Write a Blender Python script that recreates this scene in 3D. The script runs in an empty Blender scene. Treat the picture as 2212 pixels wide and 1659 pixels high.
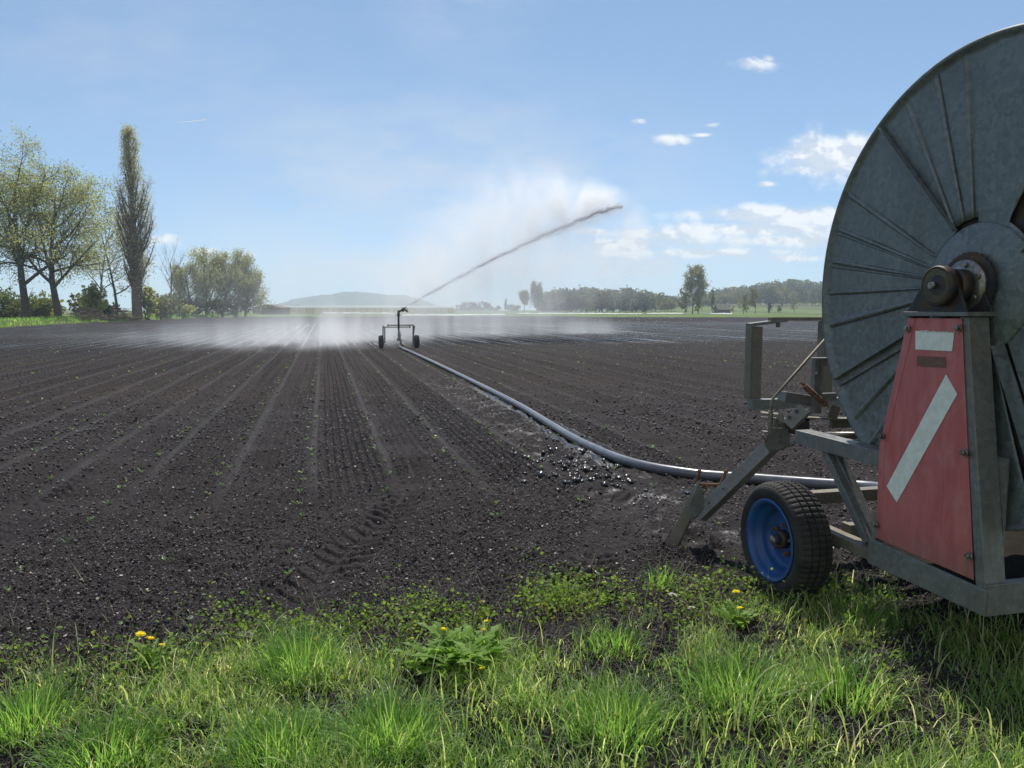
import bpy, math, random
import numpy as np
from mathutils import Vector, Matrix

random.seed(7)
rng = np.random.default_rng(7)
sc = bpy.context.scene
R = math.radians

# ------------------------------------------------------------------ camera
EYE, FOC, HORIZ = 1.6, 1670.0, 669.0            # metres, focal length and horizon row at 2212 px width
YAW = R(13.7)                                   # the crop rows run along +Y, camera turned right of them
PITCH = math.atan((829.5 - HORIZ) / FOC)
cd = bpy.data.cameras.new("camera")
cam = bpy.data.objects.new("camera", cd)
sc.collection.objects.link(cam)
cam.location = (0, 0, EYE)
cam.rotation_euler = (R(90) - PITCH, 0, -YAW)
cd.sensor_width = 36.0
cd.lens = 36.0 * FOC / 2212.0
cd.clip_start = 0.05
cd.clip_end = 30000
sc.camera = cam

# ------------------------------------------------------------------ node helper
class NT:
    def __init__(s, tree): s.t = tree; s.n = tree.nodes; s.l = tree.links
    def put(s, sock, v):
        if v is None: return
        if isinstance(v, bpy.types.NodeSocket): s.l.new(v, sock)
        elif isinstance(v, bpy.types.Node): s.l.new(v.outputs[0], sock)
        else:
            if isinstance(v, (tuple, list)) and sock.type == 'RGBA' and len(v) == 3: v = (*v, 1)
            sock.default_value = v
    def node(s, typ, ins=None, **kw):
        n = s.n.new(typ)
        for k, v in kw.items(): setattr(n, k, v)
        for k, v in (ins or {}).items(): s.put(n.inputs[k], v)
        return n
    def m(s, op, a, b=None, c=None, clamp=False):
        n = s.n.new('ShaderNodeMath'); n.operation = op; n.use_clamp = clamp
        for i, v in enumerate((a, b, c)): s.put(n.inputs[i], v)
        return n.outputs[0]
    def v(s, op, a, b=None):
        n = s.n.new('ShaderNodeVectorMath'); n.operation = op
        s.put(n.inputs[0], a)
        if b is not None: s.put(n.inputs[3 if op == 'SCALE' else 1], b)
        return n.outputs[1] if op in ('LENGTH', 'DOT_PRODUCT', 'DISTANCE') else n.outputs[0]
    def sep(s, a): n = s.node('ShaderNodeSeparateXYZ', {0: a}); return n.outputs
    def xyz(s, x=0., y=0., z=0.): return s.node('ShaderNodeCombineXYZ', {0: x, 1: y, 2: z}).outputs[0]
    def mix(s, f, a, b, blend='MIX'):
        n = s.n.new('ShaderNodeMix'); n.data_type = 'RGBA'; n.blend_type = blend
        s.put(n.inputs[0], f); s.put(n.inputs[6], a); s.put(n.inputs[7], b)
        return n.outputs[2]
    def ss(s, x, lo, hi, a=0., b=1.):
        n = s.n.new('ShaderNodeMapRange'); n.interpolation_type = 'SMOOTHSTEP'
        for i, q in enumerate((x, lo, hi, a, b)): s.put(n.inputs[i], q)
        return n.outputs[0]
    def noise(s, vec, scale, detail=3., rough=.55, dim='3D', distort=0.):
        n = s.node('ShaderNodeTexNoise', {'Scale': scale, 'Detail': detail, 'Roughness': rough, 'Distortion': distort})
        n.noise_dimensions = dim
        s.put(n.inputs['Vector'], vec)
        return n.outputs[0]

# ------------------------------------------------------------------ sky, sun, exposure
SUN_EL, SUN_AZ = R(55), R(14)                    # azimuth measured from +Y towards +X
world = bpy.data.worlds.new("World")
sc.world = world
world.use_nodes = True
world.node_tree.nodes.clear()
W = NT(world.node_tree)
sky = W.node('ShaderNodeTexSky', sky_type='NISHITA')
sky.sun_disc = False
sky.sun_elevation = SUN_EL
sky.sun_rotation = SUN_AZ
sky.altitude = 450
sky.air_density = 0.6
sky.dust_density = 0.0
sky.ozone_density = 5.0
gen = W.node('ShaderNodeTexCoord').outputs['Generated']
cx = W.v('DOT_PRODUCT', gen, (math.cos(YAW), -math.sin(YAW), 0))
cy = W.v('DOT_PRODUCT', gen, (math.sin(YAW), math.cos(YAW), 0))
cz = W.sep(gen)[2]
inv = W.m('DIVIDE', 1.0, W.m('MAXIMUM', cy, 0.08))
uv = W.xyz(W.m('MULTIPLY', cx, inv), W.m('MULTIPLY', cz, inv), 0.)
n_big = W.noise(W.v('MULTIPLY', uv, (1.0, 1.45, 1)), 15, 10, .60, distort=.15)
n_up = W.noise(W.v('MULTIPLY', W.v('ADD', uv, (0.004, .010, 0)), (1.0, 1.45, 1)), 15, 10, .60, distort=.15)
# cloud bodies: tangent-plane centre, half sizes, strength (heaped clouds)
heaps = [(1785, 352, 100, 40, 1.0), (1820, 332, 55, 26, .95), (1740, 375, 80, 18, .8), (1650, 404, 30, 8, .55), (1700, 340, 40, 8, .5),
         (1690, 470, 185, 19, .98), (1790, 468, 60, 16, .8), (1590, 472, 50, 11, .6), (1600, 498, 200, 17, .84), (1460, 512, 140, 17, .82), (1700, 522, 170, 15, .72),
         (1610, 160, 56, 17, .74), (1640, 148, 22, 10, .6), (1440, 313, 40, 11, .62), (1375, 275, 25, 8, .42), (1530, 282, 30, 7, .42), (1510, 303, 40, 6, .42),
         (366, 517, 34, 17, .74), (452, 546, 40, 13, .6), (535, 552, 30, 8, .52), (828, 3, 40, 12, .6),
         (1360, 530, 150, 18, .70), (1500, 548, 250, 13, .66), (1700, 560, 150, 11, .56), (1290, 505, 80, 12, .5), (768, 574, 28, 10, .42)]
acc = None
for x, y, a, b, st in heaps:
    d = W.v('MULTIPLY', W.v('SUBTRACT', uv, ((x - 1106) / FOC, (HORIZ - y) / FOC, 0)), (FOC / a, FOC / b, 0))
    e = W.m('MULTIPLY_ADD', W.v('LENGTH', d), -.70, st + .17)
    acc = e if acc is None else W.m('MAXIMUM', acc, e)
dens = W.ss(W.m('ADD', acc, W.m('MULTIPLY_ADD', n_big, 2.0, -1.0)), .02, .75)
lit = W.ss(W.m('SUBTRACT', n_big, n_up), -.055, .055)
# thin veils
veil = None
for x, y, a, b, st in [(1000, 60, 240, 130, .34), (1560, 535, 430, 75, .75), (1250, 580, 600, 60, .5), (950, 400, 800, 300, .60), (800, 580, 1100, 120, .55), (300, 150, 600, 250, .25)]:
    d = W.v('MULTIPLY', W.v('SUBTRACT', uv, ((x - 1106) / FOC, (HORIZ - y) / FOC, 0)), (FOC / a, FOC / b, 0))
    e = W.m('MULTIPLY', W.ss(W.v('LENGTH', d), 0., 1., 1., 0.), st)
    veil = e if veil is None else W.m('ADD', veil, e)
veil = W.m('MULTIPLY', veil, W.ss(W.noise(W.v('MULTIPLY', uv, (1., 2.6, 1)), 6, 5, .6), .22, .72))
front = W.ss(cy, .1, .25)
skyc = W.mix(1., W.node('ShaderNodeGamma', {0: sky.outputs[0], 1: .60}).outputs[0], (2.55, 3.05, 3.3), 'MULTIPLY')   # a flatter, hazier spring sky
SKYW = (8.6, 9.0, 9.6)
c1 = W.mix(W.m('MULTIPLY', veil, front), skyc, SKYW)
cloudc = W.mix(lit, (8.0, 8.9, 10.2), (12.0, 12.2, 12.4))
c2 = W.mix(W.m('MULTIPLY', W.m('MULTIPLY', dens, .9), front), c1, cloudc)
back = W.m('MULTIPLY', W.ss(cy, .05, -.55), W.ss(W.noise(gen, 2.6, 5, .6), .30, .62, .45, 1.))  # whiteness added to the unseen sky behind the camera to lift the shade
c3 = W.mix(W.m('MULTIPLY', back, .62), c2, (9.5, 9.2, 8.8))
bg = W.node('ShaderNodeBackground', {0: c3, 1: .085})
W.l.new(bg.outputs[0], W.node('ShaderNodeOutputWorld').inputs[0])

sd = bpy.data.lights.new("sun", 'SUN')
sd.energy = 5.0
sd.angle = R(.53)
sd.color = (1, .945, .86)
sun = bpy.data.objects.new("sun", sd)
sc.collection.objects.link(sun)
sdir = Vector((math.sin(SUN_AZ) * math.cos(SUN_EL), math.cos(SUN_AZ) * math.cos(SUN_EL), math.sin(SUN_EL)))
sun.rotation_euler = sdir.to_track_quat('Z', 'Y').to_euler()
sun.location = (0, 0, 60)

sc.view_settings.view_transform = 'Standard'
sc.view_settings.look = 'None'
sc.view_settings.exposure = 0.0
sc.view_settings.gamma = 1
sc.render.engine = 'CYCLES'
cy_ = sc.cycles
cy_.max_bounces = 8
cy_.volume_bounces = 3
cy_.transparent_max_bounces = 16
cy_.use_denoising = True
try:
    cy_.denoiser = 'OPENIMAGEDENOISE'
except Exception:
    pass
cy_.volume_step_rate = 1.0
cy_.volume_max_steps = 256
cy_.sample_clamp_indirect = 6

# ------------------------------------------------------------------ small helpers
FWD = np.array([math.sin(YAW), math.cos(YAW)])
RGT = np.array([math.cos(YAW), -math.sin(YAW)])
def at(px, d, z=0.):
    """ground position seen in the direction of column px (2212 px wide photo) at forward distance d"""
    p = d * (FWD + RGT * (px - 1106) / FOC)
    return Vector((p[0], p[1], z))

def tag(o, label=None, cat=None, group=None, kind=None):
    if label: o["label"] = label
    if cat: o["category"] = cat
    if group: o["group"] = group
    if kind: o["kind"] = kind
    return o

def empty(name, loc, label, cat, group=None):
    o = bpy.data.objects.new(name, None)
    o.empty_display_size = .2
    o.location = loc
    sc.collection.objects.link(o)
    return tag(o, label, cat, group)

def npmesh(name, V, Fc, smooth=False):
    V = np.asarray(V, np.float32); Fc = np.asarray(Fc, np.int32)
    me = bpy.data.meshes.new(name)
    n, k = Fc.shape
    me.vertices.add(len(V)); me.vertices.foreach_set('co', V.ravel())
    me.loops.add(n * k); me.loops.foreach_set('vertex_index', Fc.ravel())
    me.polygons.add(n); me.polygons.foreach_set('loop_start', np.arange(0, n * k, k, dtype=np.int32))
    if smooth: me.polygons.foreach_set('use_smooth', np.ones(n, bool))
    me.update(calc_edges=True)
    me.validate()
    return me

def obj(name, me, mat, parent=None, loc=None):
    o = bpy.data.objects.new(name, me)
    if mat is not None and not me.materials: me.materials.append(mat)
    sc.collection.objects.link(o)
    if parent is not None: o.parent = parent
    if loc is not None: o.location = loc
    return o

def root_of(o):
    while o.parent is not None: o = o.parent
    return o

class MB:
    """collects boxes, bars, tubes and lathed shapes for one mesh"""
    def __init__(s): s.v = []; s.f = []; s.sm = []
    def add(s, vs, fs, smooth=False):
        b = len(s.v)
        s.v += [tuple(p) for p in vs]
        s.f += [tuple(i + b for i in f) for f in fs]
        s.sm += [smooth] * len(fs)
    def box(s, lo, hi):
        x0, y0, z0 = lo; x1, y1, z1 = hi
        s.add([(x0, y0, z0), (x1, y0, z0), (x1, y1, z0), (x0, y1, z0), (x0, y0, z1), (x1, y0, z1), (x1, y1, z1), (x0, y1, z1)],
              [(0, 3, 2, 1), (4, 5, 6, 7), (0, 1, 5, 4), (1, 2, 6, 5), (2, 3, 7, 6), (3, 0, 4, 7)])
    def beam(s, p, q, w, h, up=(0, 0, 1), w2=None, h2=None):
        p = Vector(p); q = Vector(q); d = (q - p).normalized()
        u = Vector(up); a = d.cross(u)
        if a.length < 1e-4: a = d.cross(Vector((0, 1, 0)))
        a.normalize(); u = a.cross(d).normalized()
        w2 = w if w2 is None else w2; h2 = h if h2 is None else h2
        vs = []
        for c, ww, hh in ((p, w, h), (q, w2, h2)):
            for i, j in ((-1, -1), (1, -1), (1, 1), (-1, 1)):
                vs.append(c + a * (i * ww / 2) + u * (j * hh / 2))
        s.add(vs, [(3, 2, 1, 0), (4, 5, 6, 7), (0, 1, 5, 4), (1, 2, 6, 5), (2, 3, 7, 6), (3, 0, 4, 7)])
    def prism(s, poly, t):
        n = len(poly); t = Vector(t)
        P = [Vector(p) for p in poly]
        s.add(P + [p + t for p in P], [tuple(range(n)), tuple(range(2 * n - 1, n - 1, -1))] + [(i, i + n, (i + 1) % n + n, (i + 1) % n) for i in range(n)])
    def tube(s, path, r, n=10, caps=True):
        P = [Vector(p) for p in path]; m = len(P)
        rs = r if isinstance(r, (list, tuple)) else [r] * m
        up = None; vs = []
        for i in range(m):
            d = (P[min(i + 1, m - 1)] - P[max(i - 1, 0)]).normalized()
            if up is None:
                up = Vector((0, 0, 1)) if abs(d.z) < .9 else Vector((1, 0, 0))
            a = d.cross(up).normalized(); up = a.cross(d).normalized()
            for k in range(n):
                t = 2 * math.pi * k / n
                vs.append(P[i] + (a * math.cos(t) + up * math.sin(t)) * rs[i])
        fs = [(i * n + k, i * n + (k + 1) % n, (i + 1) * n + (k + 1) % n, (i + 1) * n + k) for i in range(m - 1) for k in range(n)]
        s.add(vs, fs, True)
        if caps:
            b = len(s.v) - len(vs)
            s.f += [tuple(b + k for k in range(n - 1, -1, -1)), tuple(b + (m - 1) * n + k for k in range(n))]; s.sm += [False, False]
    def cyl(s, p, q, r, n=16): s.tube([p, q], r, n)
    def lathe(s, c, axis, prof, n=48, smooth=True, close=False, caps=True):
        """prof: list of (along axis, radius)"""
        c = Vector(c); ax = Vector(axis).normalized()
        a = ax.cross(Vector((0, 0, 1)))
        if a.length < 1e-3: a = Vector((1, 0, 0))
        a.normalize(); b = ax.cross(a)
        vs = []
        for h, r in prof:
            for k in range(n):
                t = 2 * math.pi * k / n
                vs.append(c + ax * h + (a * math.cos(t) + b * math.sin(t)) * r)
        m = len(prof); rows = m if close else m - 1
        fs = [(i * n + k, ((i + 1) % m) * n + k, ((i + 1) % m) * n + (k + 1) % n, i * n + (k + 1) % n) for i in range(rows) for k in range(n)]
        s.add(vs, fs, smooth)
        b0 = len(s.v) - len(vs)
        if not close and caps:
            if prof[0][1] > 1e-6: s.f.append(tuple(b0 + k for k in range(n))); s.sm.append(False)
            if prof[-1][1] > 1e-6: s.f.append(tuple(b0 + (m - 1) * n + k for k in range(n - 1, -1, -1))); s.sm.append(False)
    def build(s, name, mat, parent=None, bevel=0., loc=None):
        off = Vector((0, 0, 0))
        if parent is not None: off = root_of(parent).location
        if loc is not None: off = Vector(loc)
        me = bpy.data.meshes.new(name)
        me.from_pydata([tuple(Vector(p) - off) for p in s.v], [], s.f)
        me.polygons.foreach_set('use_smooth', s.sm)
        me.update()
        o = obj(name, me, mat, parent, loc)
        if bevel:
            bm = o.modifiers.new("bevel", 'BEVEL'); bm.width = bevel; bm.segments = 2; bm.limit_method = 'ANGLE'; bm.angle_limit = R(40)
        return o

def copy_tree(o, parent=None):
    c = o.copy(); sc.collection.objects.link(c)
    if parent is not None: c.parent = parent
    for ch in o.children: copy_tree(ch, c)
    return c

# value noise on arrays
def _h(ix, iy, seed):
    n = (ix.astype(np.int64) * 374761393 + iy.astype(np.int64) * 668265263 + seed * 974711) & 0x7fffffff
    n = ((n ^ (n >> 13)) * 1274126177) & 0x7fffffff
    return ((n ^ (n >> 16)) & 0xffff) / 65535.0
def vn(x, y, seed=0):
    ix = np.floor(x); iy = np.floor(y); fx = x - ix; fy = y - iy
    fx = fx * fx * (3 - 2 * fx); fy = fy * fy * (3 - 2 * fy)
    a = _h(ix, iy, seed); b = _h(ix + 1, iy, seed); c = _h(ix, iy + 1, seed); d = _h(ix + 1, iy + 1, seed)
    return (a * (1 - fx) + b * fx) * (1 - fy) + (c * (1 - fx) + d * fx) * fy - .5
def fbm(x, y, seed=0, o=4):
    s = 0; a = 1.
    for i in range(o):
        s = s + a * vn(x * 2 ** i + 17.3 * i, y * 2 ** i + 5.1 * i, seed + i); a *= .5
    return s
def sst(x, a, b):
    t = np.clip((x - a) / (b - a), 0, 1); return t * t * (3 - 2 * t)

# ------------------------------------------------------------------ materials
def mat(name):
    m = bpy.data.materials.new(name); m.use_nodes = True
    m.node_tree.nodes.clear()
    T = NT(m.node_tree)
    out = T.node('ShaderNodeOutputMaterial')
    return m, T, out
def pbr(name, col, rough=.6, metal=0., col2=None, nscale=20., bump=0., bscale=60., spec=.5, detail=4.):
    m, T, out = mat(name)
    oc = T.node('ShaderNodeTexCoord').outputs['Object']
    c = col
    if col2 is not None:
        c = T.mix(T.ss(T.noise(oc, nscale, detail, .6), .35, .65), col, col2)
    p = T.node('ShaderNodeBsdfPrincipled', {'Base Color': c, 'Roughness': rough, 'Metallic': metal, 'Specular IOR Level': spec})
    if bump:
        b = T.node('ShaderNodeBump', {'Strength': bump, 'Distance': .004, 'Height': T.noise(oc, bscale, 4, .6)})
        T.l.new(b.outputs[0], p.inputs['Normal'])
    T.l.new(p.outputs[0], out.inputs[0])
    return m

def galv_mat(name, a, b, metal=.35, rough=.5, rust=0., tint=(.17, .11, .06)):
    """zinc coat with crystal spangle, dirt clouds and a little rust"""
    m, T, out = mat(name)
    oc = T.node('ShaderNodeTexCoord').outputs['Object']
    v1 = T.node('ShaderNodeTexVoronoi', {'Scale': 42.}); T.put(v1.inputs['Vector'], T.v('ADD', oc, T.v('SCALE', T.node('ShaderNodeTexNoise', {'Scale': 30., 'Vector': oc}).outputs[1], .03)))
    sp = T.sep(v1.outputs['Color'])[0]
    c = T.mix(sp, a, b)
    c = T.mix(T.m('MULTIPLY', T.ss(T.noise(oc, 2.2, 5, .65), .4, .75), .30), c, tuple(x * .5 for x in a))
    c = T.mix(T.m('MULTIPLY', T.ss(T.noise(oc, 130, 2, .5), .62, .8), .5), c, (.55, .58, .58))
    if rust: c = T.mix(T.m('MULTIPLY', T.ss(T.noise(oc, 7, 6, .7), .5, .68), rust), c, tint)
    drip = T.noise(T.v('MULTIPLY', oc, (14., 14., .9)), 1., 4, .6)
    c = T.mix(T.m('MULTIPLY', T.ss(drip, .52, .72), .38), c, (.10, .095, .08))
    c = T.mix(T.m('MULTIPLY', T.ss(T.noise(oc, 5.5, 6, .75), .63, .70), .5), c, (.16, .13, .095))
    p = T.node('ShaderNodeBsdfPrincipled', {'Base Color': c, 'Roughness': T.m('MULTIPLY_ADD', sp, .16, rough - .08), 'Metallic': metal})
    bp = T.node('ShaderNodeBump', {'Strength': .25, 'Distance': .002, 'Height': T.noise(oc, 55, 3, .6)})
    T.l.new(bp.outputs[0], p.inputs['Normal'])
    T.l.new(p.outputs[0], out.inputs[0])
    return m

M = {}
M['galv'] = galv_mat("galvanised_sheet", (.125, .138, .137), (.215, .230, .227))
M['beam'] = galv_mat("galvanised_beam", (.155, .156, .148), (.225, .222, .207), .3, .5, .4)
M['rustbeam'] = galv_mat("weathered_beam", (.16, .145, .11), (.225, .20, .15), .2, .6, .6)
M['darkiron'] = pbr("greasy_iron", (.035, .042, .055), .55, .5, (.09, .055, .03), 14, .4)
M['brass'] = pbr("dull_yellow_iron", (.13, .10, .05), .6, .4, (.08, .07, .05), 18, .3)
M['bolt'] = pbr("bolt_zinc", (.32, .31, .29), .4, .8, (.2, .16, .12), 40)
M['darktone'] = pbr("shade_plate_dark", (.018, .016, .014), .95, 0, (.03, .025, .02), 6, spec=.05)  # shade put into the colour, keeps the added plate dark
M['rust'] = pbr("rust", (.20, .10, .045), .8, .2, (.11, .055, .03), 30, .4)
M['rubber'] = pbr("tyre_rubber", (.012, .0115, .012), .8, 0, (.034, .029, .025), 9, .5, 120)
M['blue'] = pbr("blue_rim_paint", (.014, .085, .27), .4, 0, (.02, .065, .19), 9, .2)
M['blackpipe'] = pbr("black_pipe", (.03, .03, .033), .4, 0, (.05, .045, .045), 9)
M['white'] = pbr("white_reflector_film", (.84, .83, .75), .5, 0, (.74, .73, .66), 30)
M['label'] = pbr("brown_faded_label", (.13, .075, .055), .7, 0, (.21, .10, .075), 60)
M['barnwood'] = pbr("barn_boards", (.075, .055, .045), .8, 0, (.11, .08, .06), 1.5)
M['tile'] = pbr("roof_tiles", (.10, .065, .055), .8, 0, (.14, .08, .065), 2)
M['fleece'] = pbr("white_fleece", (.82, .83, .84), .6, 0, (.7, .71, .72), 1.5)
M['bark'] = pbr("bark", (.055, .046, .037), .9, 0, (.10, .085, .07), 3)
M['birchbark'] = pbr("pale_bark", (.16, .135, .11), .85, 0, (.07, .06, .05), 2)
M['straw'] = pbr("straw", (.42, .34, .2), .7, 0, (.3, .22, .12), 20)
M['chip'] = pbr("pale_chips", (.50, .46, .38), .6, 0, (.3, .25, .18), 3)

def red_mat():
    m, T, out = mat("faded_red_panel")
    oc = T.node('ShaderNodeTexCoord').outputs['Object']
    n = T.noise(T.v('MULTIPLY', oc, (1, 9, 2.0)), 2.4, 5, .6)
    c = T.mix(T.ss(n, .3, .7), (.47, .105, .105), (.54, .16, .15))
    c = T.mix(T.m('MULTIPLY', T.ss(T.noise(oc, 9, 5, .65), .5, .75), .5), c, (.58, .25, .235))
    c = T.mix(T.m('MULTIPLY', T.ss(T.noise(T.v('MULTIPLY', oc, (1, 26, 1.6)), 1., 4, .6), .55, .75), .45), c, (.24, .09, .08))
    c = T.mix(T.m('MULTIPLY', T.ss(T.m('ADD', T.sep(oc)[2], T.m('MULTIPLY', T.noise(oc, 11, 4, .6), .3)), .82, .55), .55), c, (.20, .10, .085))
    c = T.mix(T.m('MULTIPLY', T.ss(T.noise(oc, 160, 2, .5), .6, .75), .35), c, (.27, .08, .08))
    p = T.node('ShaderNodeBsdfPrincipled', {'Base Color': c, 'Roughness': .45})
    T.l.new(p.outputs[0], out.inputs[0]); return m
M['red'] = red_mat()

def hose_mat():
    m, T, out = mat("grey_hose")
    oc = T.node('ShaderNodeTexCoord').outputs['Object']
    c = T.mix(T.ss(T.noise(oc, 5, 5, .6), .4, .7), (.105, .105, .12), (.17, .17, .188))
    c = T.mix(T.m('MULTIPLY', T.ss(T.noise(oc, 30, 3, .6), .6, .7), .6), c, (.06, .055, .05))
    p = T.node('ShaderNodeBsdfPrincipled', {'Base Color': c, 'Roughness': .30, 'Specular IOR Level': .75})
    T.l.new(p.outputs[0], out.inputs[0]); return m
M['hose'] = hose_mat()

def leaf_mat(name, cols, trans=.45, rough=.45, nscale=.5, tboost=1.9, spec=.35, tint=.55):
    """thin leaf: reflecting and translucent, colour varies from leaf to leaf and clump to clump"""
    m, T, out = mat(name)
    g = T.node('ShaderNodeNewGeometry')
    rp = g.outputs['Random Per Island']
    oc = T.node('ShaderNodeTexCoord').outputs['Object']
    f = T.m('ADD', T.m('MULTIPLY', rp, .6), T.m('MULTIPLY', T.noise(oc, nscale, 3, .6), .5))
    r = T.node('ShaderNodeValToRGB', {0: f})
    el = r.color_ramp.elements
    while len(el) < len(cols): el.new(.5)
    for i, (p, c) in enumerate(cols):
        el[i].position = p; el[i].color = (*c, 1)
    c = r.outputs[0]
    p = T.node('ShaderNodeBsdfPrincipled', {'Base Color': c, 'Roughness': rough, 'Specular IOR Level': spec})
    t = T.node('ShaderNodeBsdfTranslucent', {0: T.mix(1., c, (tboost, tboost * 1.0, tboost * tint), 'MULTIPLY')})
    mx = T.node('ShaderNodeMixShader', {0: trans, 1: p.outputs[0], 2: t.outputs[0]})
    T.l.new(mx.outputs[0], out.inputs[0]); return m
G = leaf_mat
M['film'] = G("white_film", [(.0, (.85, .86, .86)), (.9, (.78, .79, .80))], .6, .5, .4, 1.0, .3, 1.)
M['cream'] = G("cream_translucent_wall", [(.0, (.72, .66, .50)), (.9, (.80, .75, .60))], .75, .6, .4, 1.0, .3, 1.)
M['grass'] = G("grass_blades", [(.0, (.045, .10, .028)), (.30, (.10, .195, .045)), (.58, (.19, .295, .075)), (.78, (.34, .38, .15)), (.90, (.62, .57, .40))], .5, .42, 3., 2.5, .35, .65)
M['tuft'] = G("tuft_blades", [(.0, (.055, .13, .032)), (.5, (.12, .235, .05)), (.8, (.21, .32, .08)), (.95, (.58, .52, .34))], .5, .40, 4., 2.5, .4, .65)
M['longgrass'] = G("long_blades", [(.0, (.10, .19, .045)), (.4, (.20, .30, .08)), (.65, (.40, .42, .18)), (.95, (.66, .60, .44))], .5, .3, 5., 1.9, .5, .7)
M['weed'] = G("low_weeds", [(.0, (.06, .12, .026)), (.4, (.11, .19, .04)), (.75, (.19, .26, .06)), (.95, (.17, .11, .05))], .5, .5, 5., spec=.25)
M['dleaf'] = G("dandelion_leaf", [(.0, (.09, .17, .028)), (.5, (.17, .29, .05)), (.98, (.27, .40, .09))], .5, .5, 6., spec=.2)
M['seedling'] = G("seedling_leaf", [(.0, (.06, .12, .04)), (.6, (.12, .2, .07)), (.98, (.35, .42, .34))], .4, .35, 9.)
M['petal'] = G("yellow_petals", [(.0, (.93, .70, .02)), (.9, (.97, .85, .05))], .4, .6, 50., 1.2, .2, .4)
M['fluff'] = pbr("seed_fluff", (.55, .52, .46), .9, 0, (.42, .38, .32), 150)
M['stem'] = pbr("flower_stem", (.15, .17, .06), .5, 0, (.22, .16, .08), 60)
M['lf_willow'] = G("willow_leaves", [(.1, (.16, .185, .055)), (.5, (.24, .255, .085)), (.9, (.33, .32, .12))], .6, .5, .35, 2.0, .35, .85)
M['lf_birch'] = G("spring_leaves", [(.1, (.16, .18, .075)), (.5, (.22, .23, .10)), (.9, (.28, .27, .13))], .6, .5, .35, 2.0, .35, .85)
M['lf_poplar'] = G("poplar_buds", [(.1, (.24, .23, .12)), (.5, (.34, .32, .18)), (.9, (.45, .42, .26))], .55, .5, .35, 1.9, .35, .85)
M['lf_shrub'] = G("shrub_leaves", [(.1, (.07, .095, .03)), (.5, (.12, .15, .05)), (.9, (.21, .22, .08))], .4, .55, .5)
M['lf_dark'] = G("dark_leaves", [(.1, (.03, .045, .02)), (.5, (.05, .07, .028)), (.9, (.10, .11, .045))], .35, .55, .3)
M['lf_wood'] = G("wood_leaves", [(.1, (.045, .06, .028)), (.5, (.09, .105, .045)), (.9, (.20, .195, .095))], .5, .6, .12, 2.0, .2, .8)
M['lf_lite'] = G("pale_leaves", [(.1, (.12, .125, .055)), (.5, (.18, .175, .08)), (.9, (.25, .23, .12))], .4, .6, .2)
M['poplarbark'] = pbr("poplar_bark", (.13, .105, .075), .9, 0, (.18, .15, .11), 2)
M['twig'] = pbr("twigs", (.10, .075, .06), .9, 0, (.15, .11, .09), 2)

def meadow_mat():
    m, T, out = mat("meadow_grass")
    oc = T.node('ShaderNodeTexCoord').outputs['Object']
    c = T.mix(T.ss(T.noise(oc, .35, 6, .65), .35, .65), (.12, .20, .04), (.19, .27, .065))
    c = T.mix(T.ss(T.noise(T.v('MULTIPLY', oc, (1., .25, 1.)), .02, 3, .5), .45, .6), c, (.12, .135, .05))
    c = T.mix(T.m('MULTIPLY', T.ss(T.noise(oc, 3.0, 4, .7), .55, .75), .5), c, (.03, .055, .015))
    p = T.node('ShaderNodeBsdfPrincipled', {'Base Color': c, 'Roughness': .9, 'Specular IOR Level': .2})
    b = T.node('ShaderNodeBump', {'Strength': .6, 'Distance': .15, 'Height': T.noise(oc, 4, 5, .7)})
    T.l.new(b.outputs[0], p.inputs['Normal'])
    t = T.node('ShaderNodeBsdfTranslucent', {0: T.mix(1., c, (1.3, 1.4, .6), 'MULTIPLY')})
    mx = T.node('ShaderNodeMixShader', {0: .25, 1: p.outputs[0], 2: t.outputs[0]})
    T.l.new(mx.outputs[0], out.inputs[0]); return m
M['meadow'] = meadow_mat()

ROW0, ROWD = -.22, .765                          # seedling rows (x) and their spacing

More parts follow.
